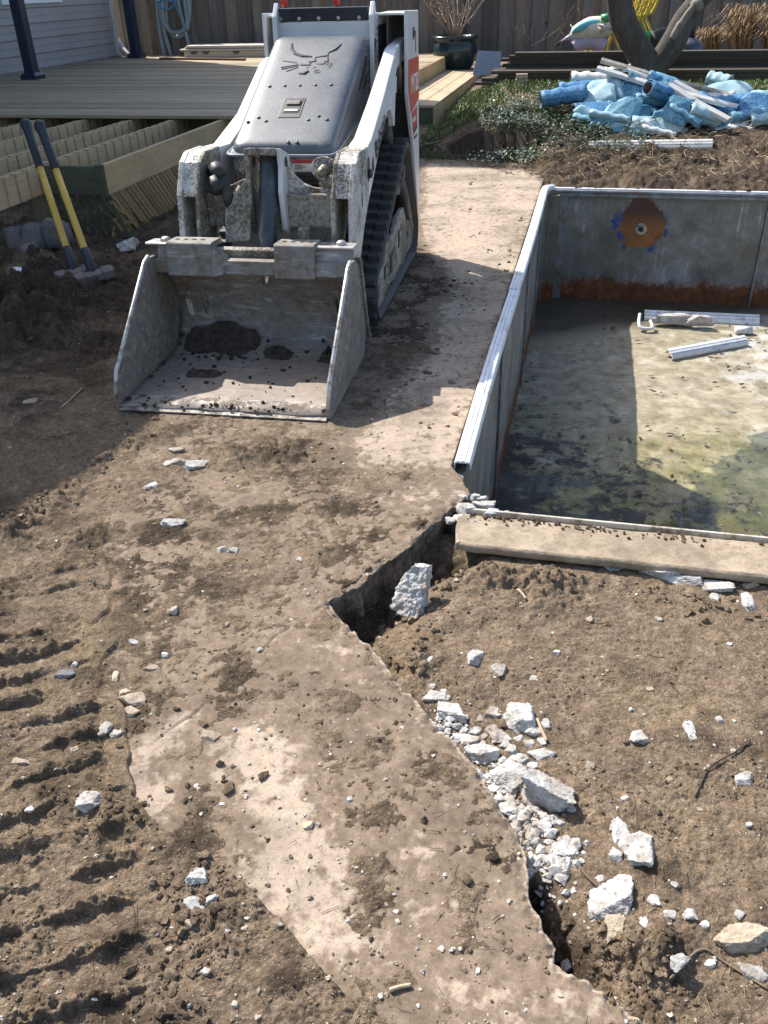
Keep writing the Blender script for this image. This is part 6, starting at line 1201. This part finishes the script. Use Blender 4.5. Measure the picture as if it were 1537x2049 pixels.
# crumbs of dirt: tens of thousands of small clods lying on ground and slab
def scatter_view(n, ymin, ymax, half=1.0):
    t = rng.uniform(0, 1, n); y = ymin*(ymax/ymin)**t; hw = (.5+.47*y)*half; x = rng.uniform(-1, 1, n)*hw; return x, y
def not_pool(x, y):
    a, b = ab(x, y); return ~((a > 2.3) & (a < 8.2) & (b > -.46)) & (a < 9.1)
def clods(name, n, ymin, ymax, smin, smax, dens, mat, level=1, flat=.7, pw=2.2):
    x, y = scatter_view(n, ymin, ymax); k = not_pool(x, y); x, y = x[k], y[k]; k = dens(x, y) > rng.uniform(0, 1, len(x)); x, y = x[k], y[k]; m = len(x)
    s = smin+(smax-smin)*rng.uniform(0, 1, m)**pw; z = top_z(x, y); V0, F0 = ICO[level]; nv = len(V0); V = np.repeat(V0[None], m, 0)*(1+rng.normal(0, .27, (m, nv, 1)))
    V = V*np.stack([s*rng.uniform(.7, 1.3, m), s*rng.uniform(.7, 1.3, m), s*flat*rng.uniform(.7, 1.2, m)], 1)[:, None, :]
    an = rng.uniform(0, 6.28, m); c, sn = np.cos(an)[:, None], np.sin(an)[:, None]; X = V[..., 0]*c-V[..., 1]*sn; Y = V[..., 0]*sn+V[..., 1]*c
    V = np.stack([X+x[:, None], Y+y[:, None], V[..., 2]+(z+s*.25)[:, None]], -1); F = (F0[None]+(np.arange(m)*nv)[:, None, None]).reshape(-1, 3)
    me_ = npmesh(name, V.reshape(-1, 3), F, False)
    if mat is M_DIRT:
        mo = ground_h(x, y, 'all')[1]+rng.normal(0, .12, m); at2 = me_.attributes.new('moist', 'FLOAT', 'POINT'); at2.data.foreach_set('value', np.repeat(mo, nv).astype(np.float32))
    return meshobj(name, me_, mat)
def clods_at(name, x, y, z, s, mat, flat=.75):
    m = len(x); V0, F0 = ICO[1]; nv = len(V0); V = np.repeat(V0[None], m, 0)*(1+rng.normal(0, .2, (m, nv, 1)))*np.stack([s*rng.uniform(.7, 1.3, m), s*rng.uniform(.7, 1.3, m), s*flat], 1)[:, None, :]
    V = V+np.stack([x, y, z+s*.3], 1)[:, None, :]; return meshobj(name, npmesh(name, V.reshape(-1, 3), (F0[None]+(np.arange(m)*nv)[:, None, None]).reshape(-1, 3), False), mat)
BERM = [PP((0, 1045), (90, 1000), (160, 965), (235, 905), (270, 870)), PP((440, 912), (520, 905), (610, 905)), PP((900, 1105), (1000, 1130), (1110, 1150)), PP((1060, 1780), (1120, 1880), (1230, 1900), (1320, 1900)), PP((480, 1560), (260, 1620)), PP((400, 1700), (380, 1850), (320, 2000)), PP((240, 1500), (400, 1420)), PP((690, 1220), (760, 1290), (840, 1270), (900, 1100)), PP((1250, 1130), (1400, 1180), (1537, 1200)), PP((0, 600), (120, 590), (260, 540)), PP((0, 700), (110, 690)), PP((20, 640), (140, 620)), PP((60, 540), (250, 520), (330, 500))]
def dens_gen(x, y): return (.15+.9*sstep(-.05, .35, fbm(x, y, .3, 3, 41)))*np.where(inside(SLAB, x, y), .35, 1.)
def dens_berm(x, y):
    d = np.full(x.shape, 9.)
    for L_ in BERM: d = np.minimum(d, segdist(L_, x, y)[0])
    return np.exp(-(d/.06)**2)*np.where(inside(SLAB, x, y), .18, 1.)+.015*sstep(.1, .4, fbm(x, y, .25, 3, 43))
M_CLOD = dirt_mat('clod_dirt', False)
stuff(clods('dirt_crumbs', 26000, .7, 7.0, .0015, .0055, dens_gen, M_DIRT), 'loose crumbs of dry dirt strewn over the ground', 'dirt')
stuff(clods('dirt_clods', 22000, .75, 6.2, .003, .014, dens_berm, M_DIRT, 1, .8, 2.8), 'lumpy clods of dark soil along the ruts and trench', 'dirt')
a_strip = lambda x, y: ((ab(x, y)[1] > -2.2) & (ab(x, y)[0] > 2.8))*sstep(.0, .4, fbm(x, y, .35, 3, 47))
stuff(clods('slab_crumbs', 6000, 2.6, 9.0, .004, .016, a_strip, M_DIRT, 1, .5, 2.5), 'crumbs of dark soil dropped on the patio concrete', 'dirt')
M_PEB = Mat('pebbles'); M_PEB.set(M_PEB.ramp(M_PEB.island(), [(0, (.16, .12, .085)), (.35, (.33, .27, .20)), (.6, (.46, .41, .34)), (.85, (.60, .57, .52)), (1, (.12, .12, .13))]), .8); M_PEB = M_PEB.m
stuff(clods('pebbles', 3200, .7, 6.5, .0015, .0055, lambda x, y: .35+.9*sstep(0, .3, fbm(x, y, .4, 3, 49)), M_PEB, 2, .7, 2.6), 'small pale pebbles strewn over the dirt', 'pebbles')
RUBC = PP((880, 1400), (960, 1470), (1010, 1540), (1060, 1600), (1100, 1680))
stuff(clods('concrete_grit', 30000, 1.0, 2.6, .003, .014, lambda x, y: np.exp(-(segdist(RUBC, x, y)[0]/.055)**2)*(~inside(SLAB, x, y)), M_CHK, 1, .7, 1.6), 'white concrete grit between the rubble pieces', 'grit')
x, y = scatter_view(2400, .7, 7.5); k = not_pool(x, y) & ((~inside(SLAB, x, y)) | (rng.uniform(0, 1, len(x)) < .3)); x, y = x[k], y[k]; stuff(straws('straw_bits', np.stack([x, y, top_z(x, y)+.003], 1), .028, .0007, M_STRAW, .12), 'short bits of straw and root lying on the dirt', 'straw')
x, y = scatter_view(50, .8, 6.5); k = not_pool(x, y); x, y = x[k], y[k]; stuff(straws('twig_bits', np.stack([x, y, top_z(x, y)+.004], 1), .06, .0011, leafmat('twig_brown', (.05, .035, .022), (.22, .16, .10), .9), .15), 'thin twigs lying on the dirt', 'twigs')
for (pts, r_, lab, c) in [([(1340, 1960), (1400, 1905), (1450, 1925), (1537, 1985)], .0026, 'long thin root trailing across the dirt past the tan slab', (.16, .12, .085)), ([(1390, 1600), (1420, 1540), (1470, 1510), (1500, 1490)], .0022, 'dark crooked root lying in the open dirt', (.035, .025, .018)), ([(1150, 1700), (1170, 1740), (1200, 1770)], .003, 'curved brown root beside the concrete fragments', (.13, .09, .06)),
                          ([(124, 815), (145, 797), (166, 778)], .004, 'straight pale stick on the shaded ground beside the bucket', (.36, .29, .20)), ([(780, 1985), (800, 1978), (822, 1974)], .0042, 'pale wood splinter on the slab', (.42, .33, .22)), ([(1035, 1190), (1045, 1197), (1052, 1204)], .0045, 'pale wood chip in the dirt beyond the leaning slab piece', (.46, .37, .25)), ([(1075, 1440), (1085, 1462), (1095, 1478)], .0042, 'splintered wood chip on the rubble heap', (.44, .34, .21))]:
    v = [Vector(P(*q, -.05 if q[0] > 1000 else 0)) for q in pts]
    for p in v: p.z = gz1(p)+r_+.002
    tag(MB().tube(arc(v, 6), r_, 6).build('root' if 'root' in lab else 'wood_stick', simple('stick_'+lab[:12].replace(' ', '_'), c, .9), None, True), lab, 'root' if 'root' in lab else 'stick')

# crumbs on the coping and in the bucket
n = 700; b_ = rng.uniform(-.3, 1.9, n); a_ = 2.535-np.abs(rng.normal(0, .022, n)); k = fbm(b_, a_, .25, 3, 97)+.35*(b_ < -.1) > rng.uniform(-.35, .4, n); a_, b_ = a_[k], b_[k]
stuff(clods_at('coping_dirt', a_*sA+b_*cA, a_*cA-b_*sA, np.full(len(a_), -.006), rng.uniform(.0015, .007, len(a_)), M_CLOD), 'dirt and crumbs caught along the back of the concrete coping', 'dirt')
M_DSOIL = simple('bucket_soil', (.030, .021, .015), .95, 0, .6, 30, bump=.6)
n = 420; c_ = [(-.26, -.58, .12, .05, 200), (.04, -.60, .06, .03, 60), (.32, -.60, .05, .03, 40), (-.1, -.95, .22, .16, 60), (-.02, -1.19, .28, .015, 60)]; X, Y, S = [], [], []
for x0, y0, sx1, sy1, k in c_: X += list(rng.normal(x0, sx1, k)); Y += list(rng.normal(y0, sy1, k)); S += list(.003+.011*rng.uniform(0, 1, k)**2.5)
X, Y, S = np.clip(np.array(X), BL+.03, BR-.03), np.clip(np.array(Y), -1.22, -.5), np.array(S); Z = .026+np.maximum(0, Y+.60)**2*5.5
stuff(clods_at('bucket_crumbs', ML[0]+X*math.cos(MA)+Y*math.sin(MA), ML[1]-X*math.sin(MA)+Y*math.cos(MA), Z, S, M_DSOIL), 'crumbs of dark soil on the loader bucket floor', 'soil')
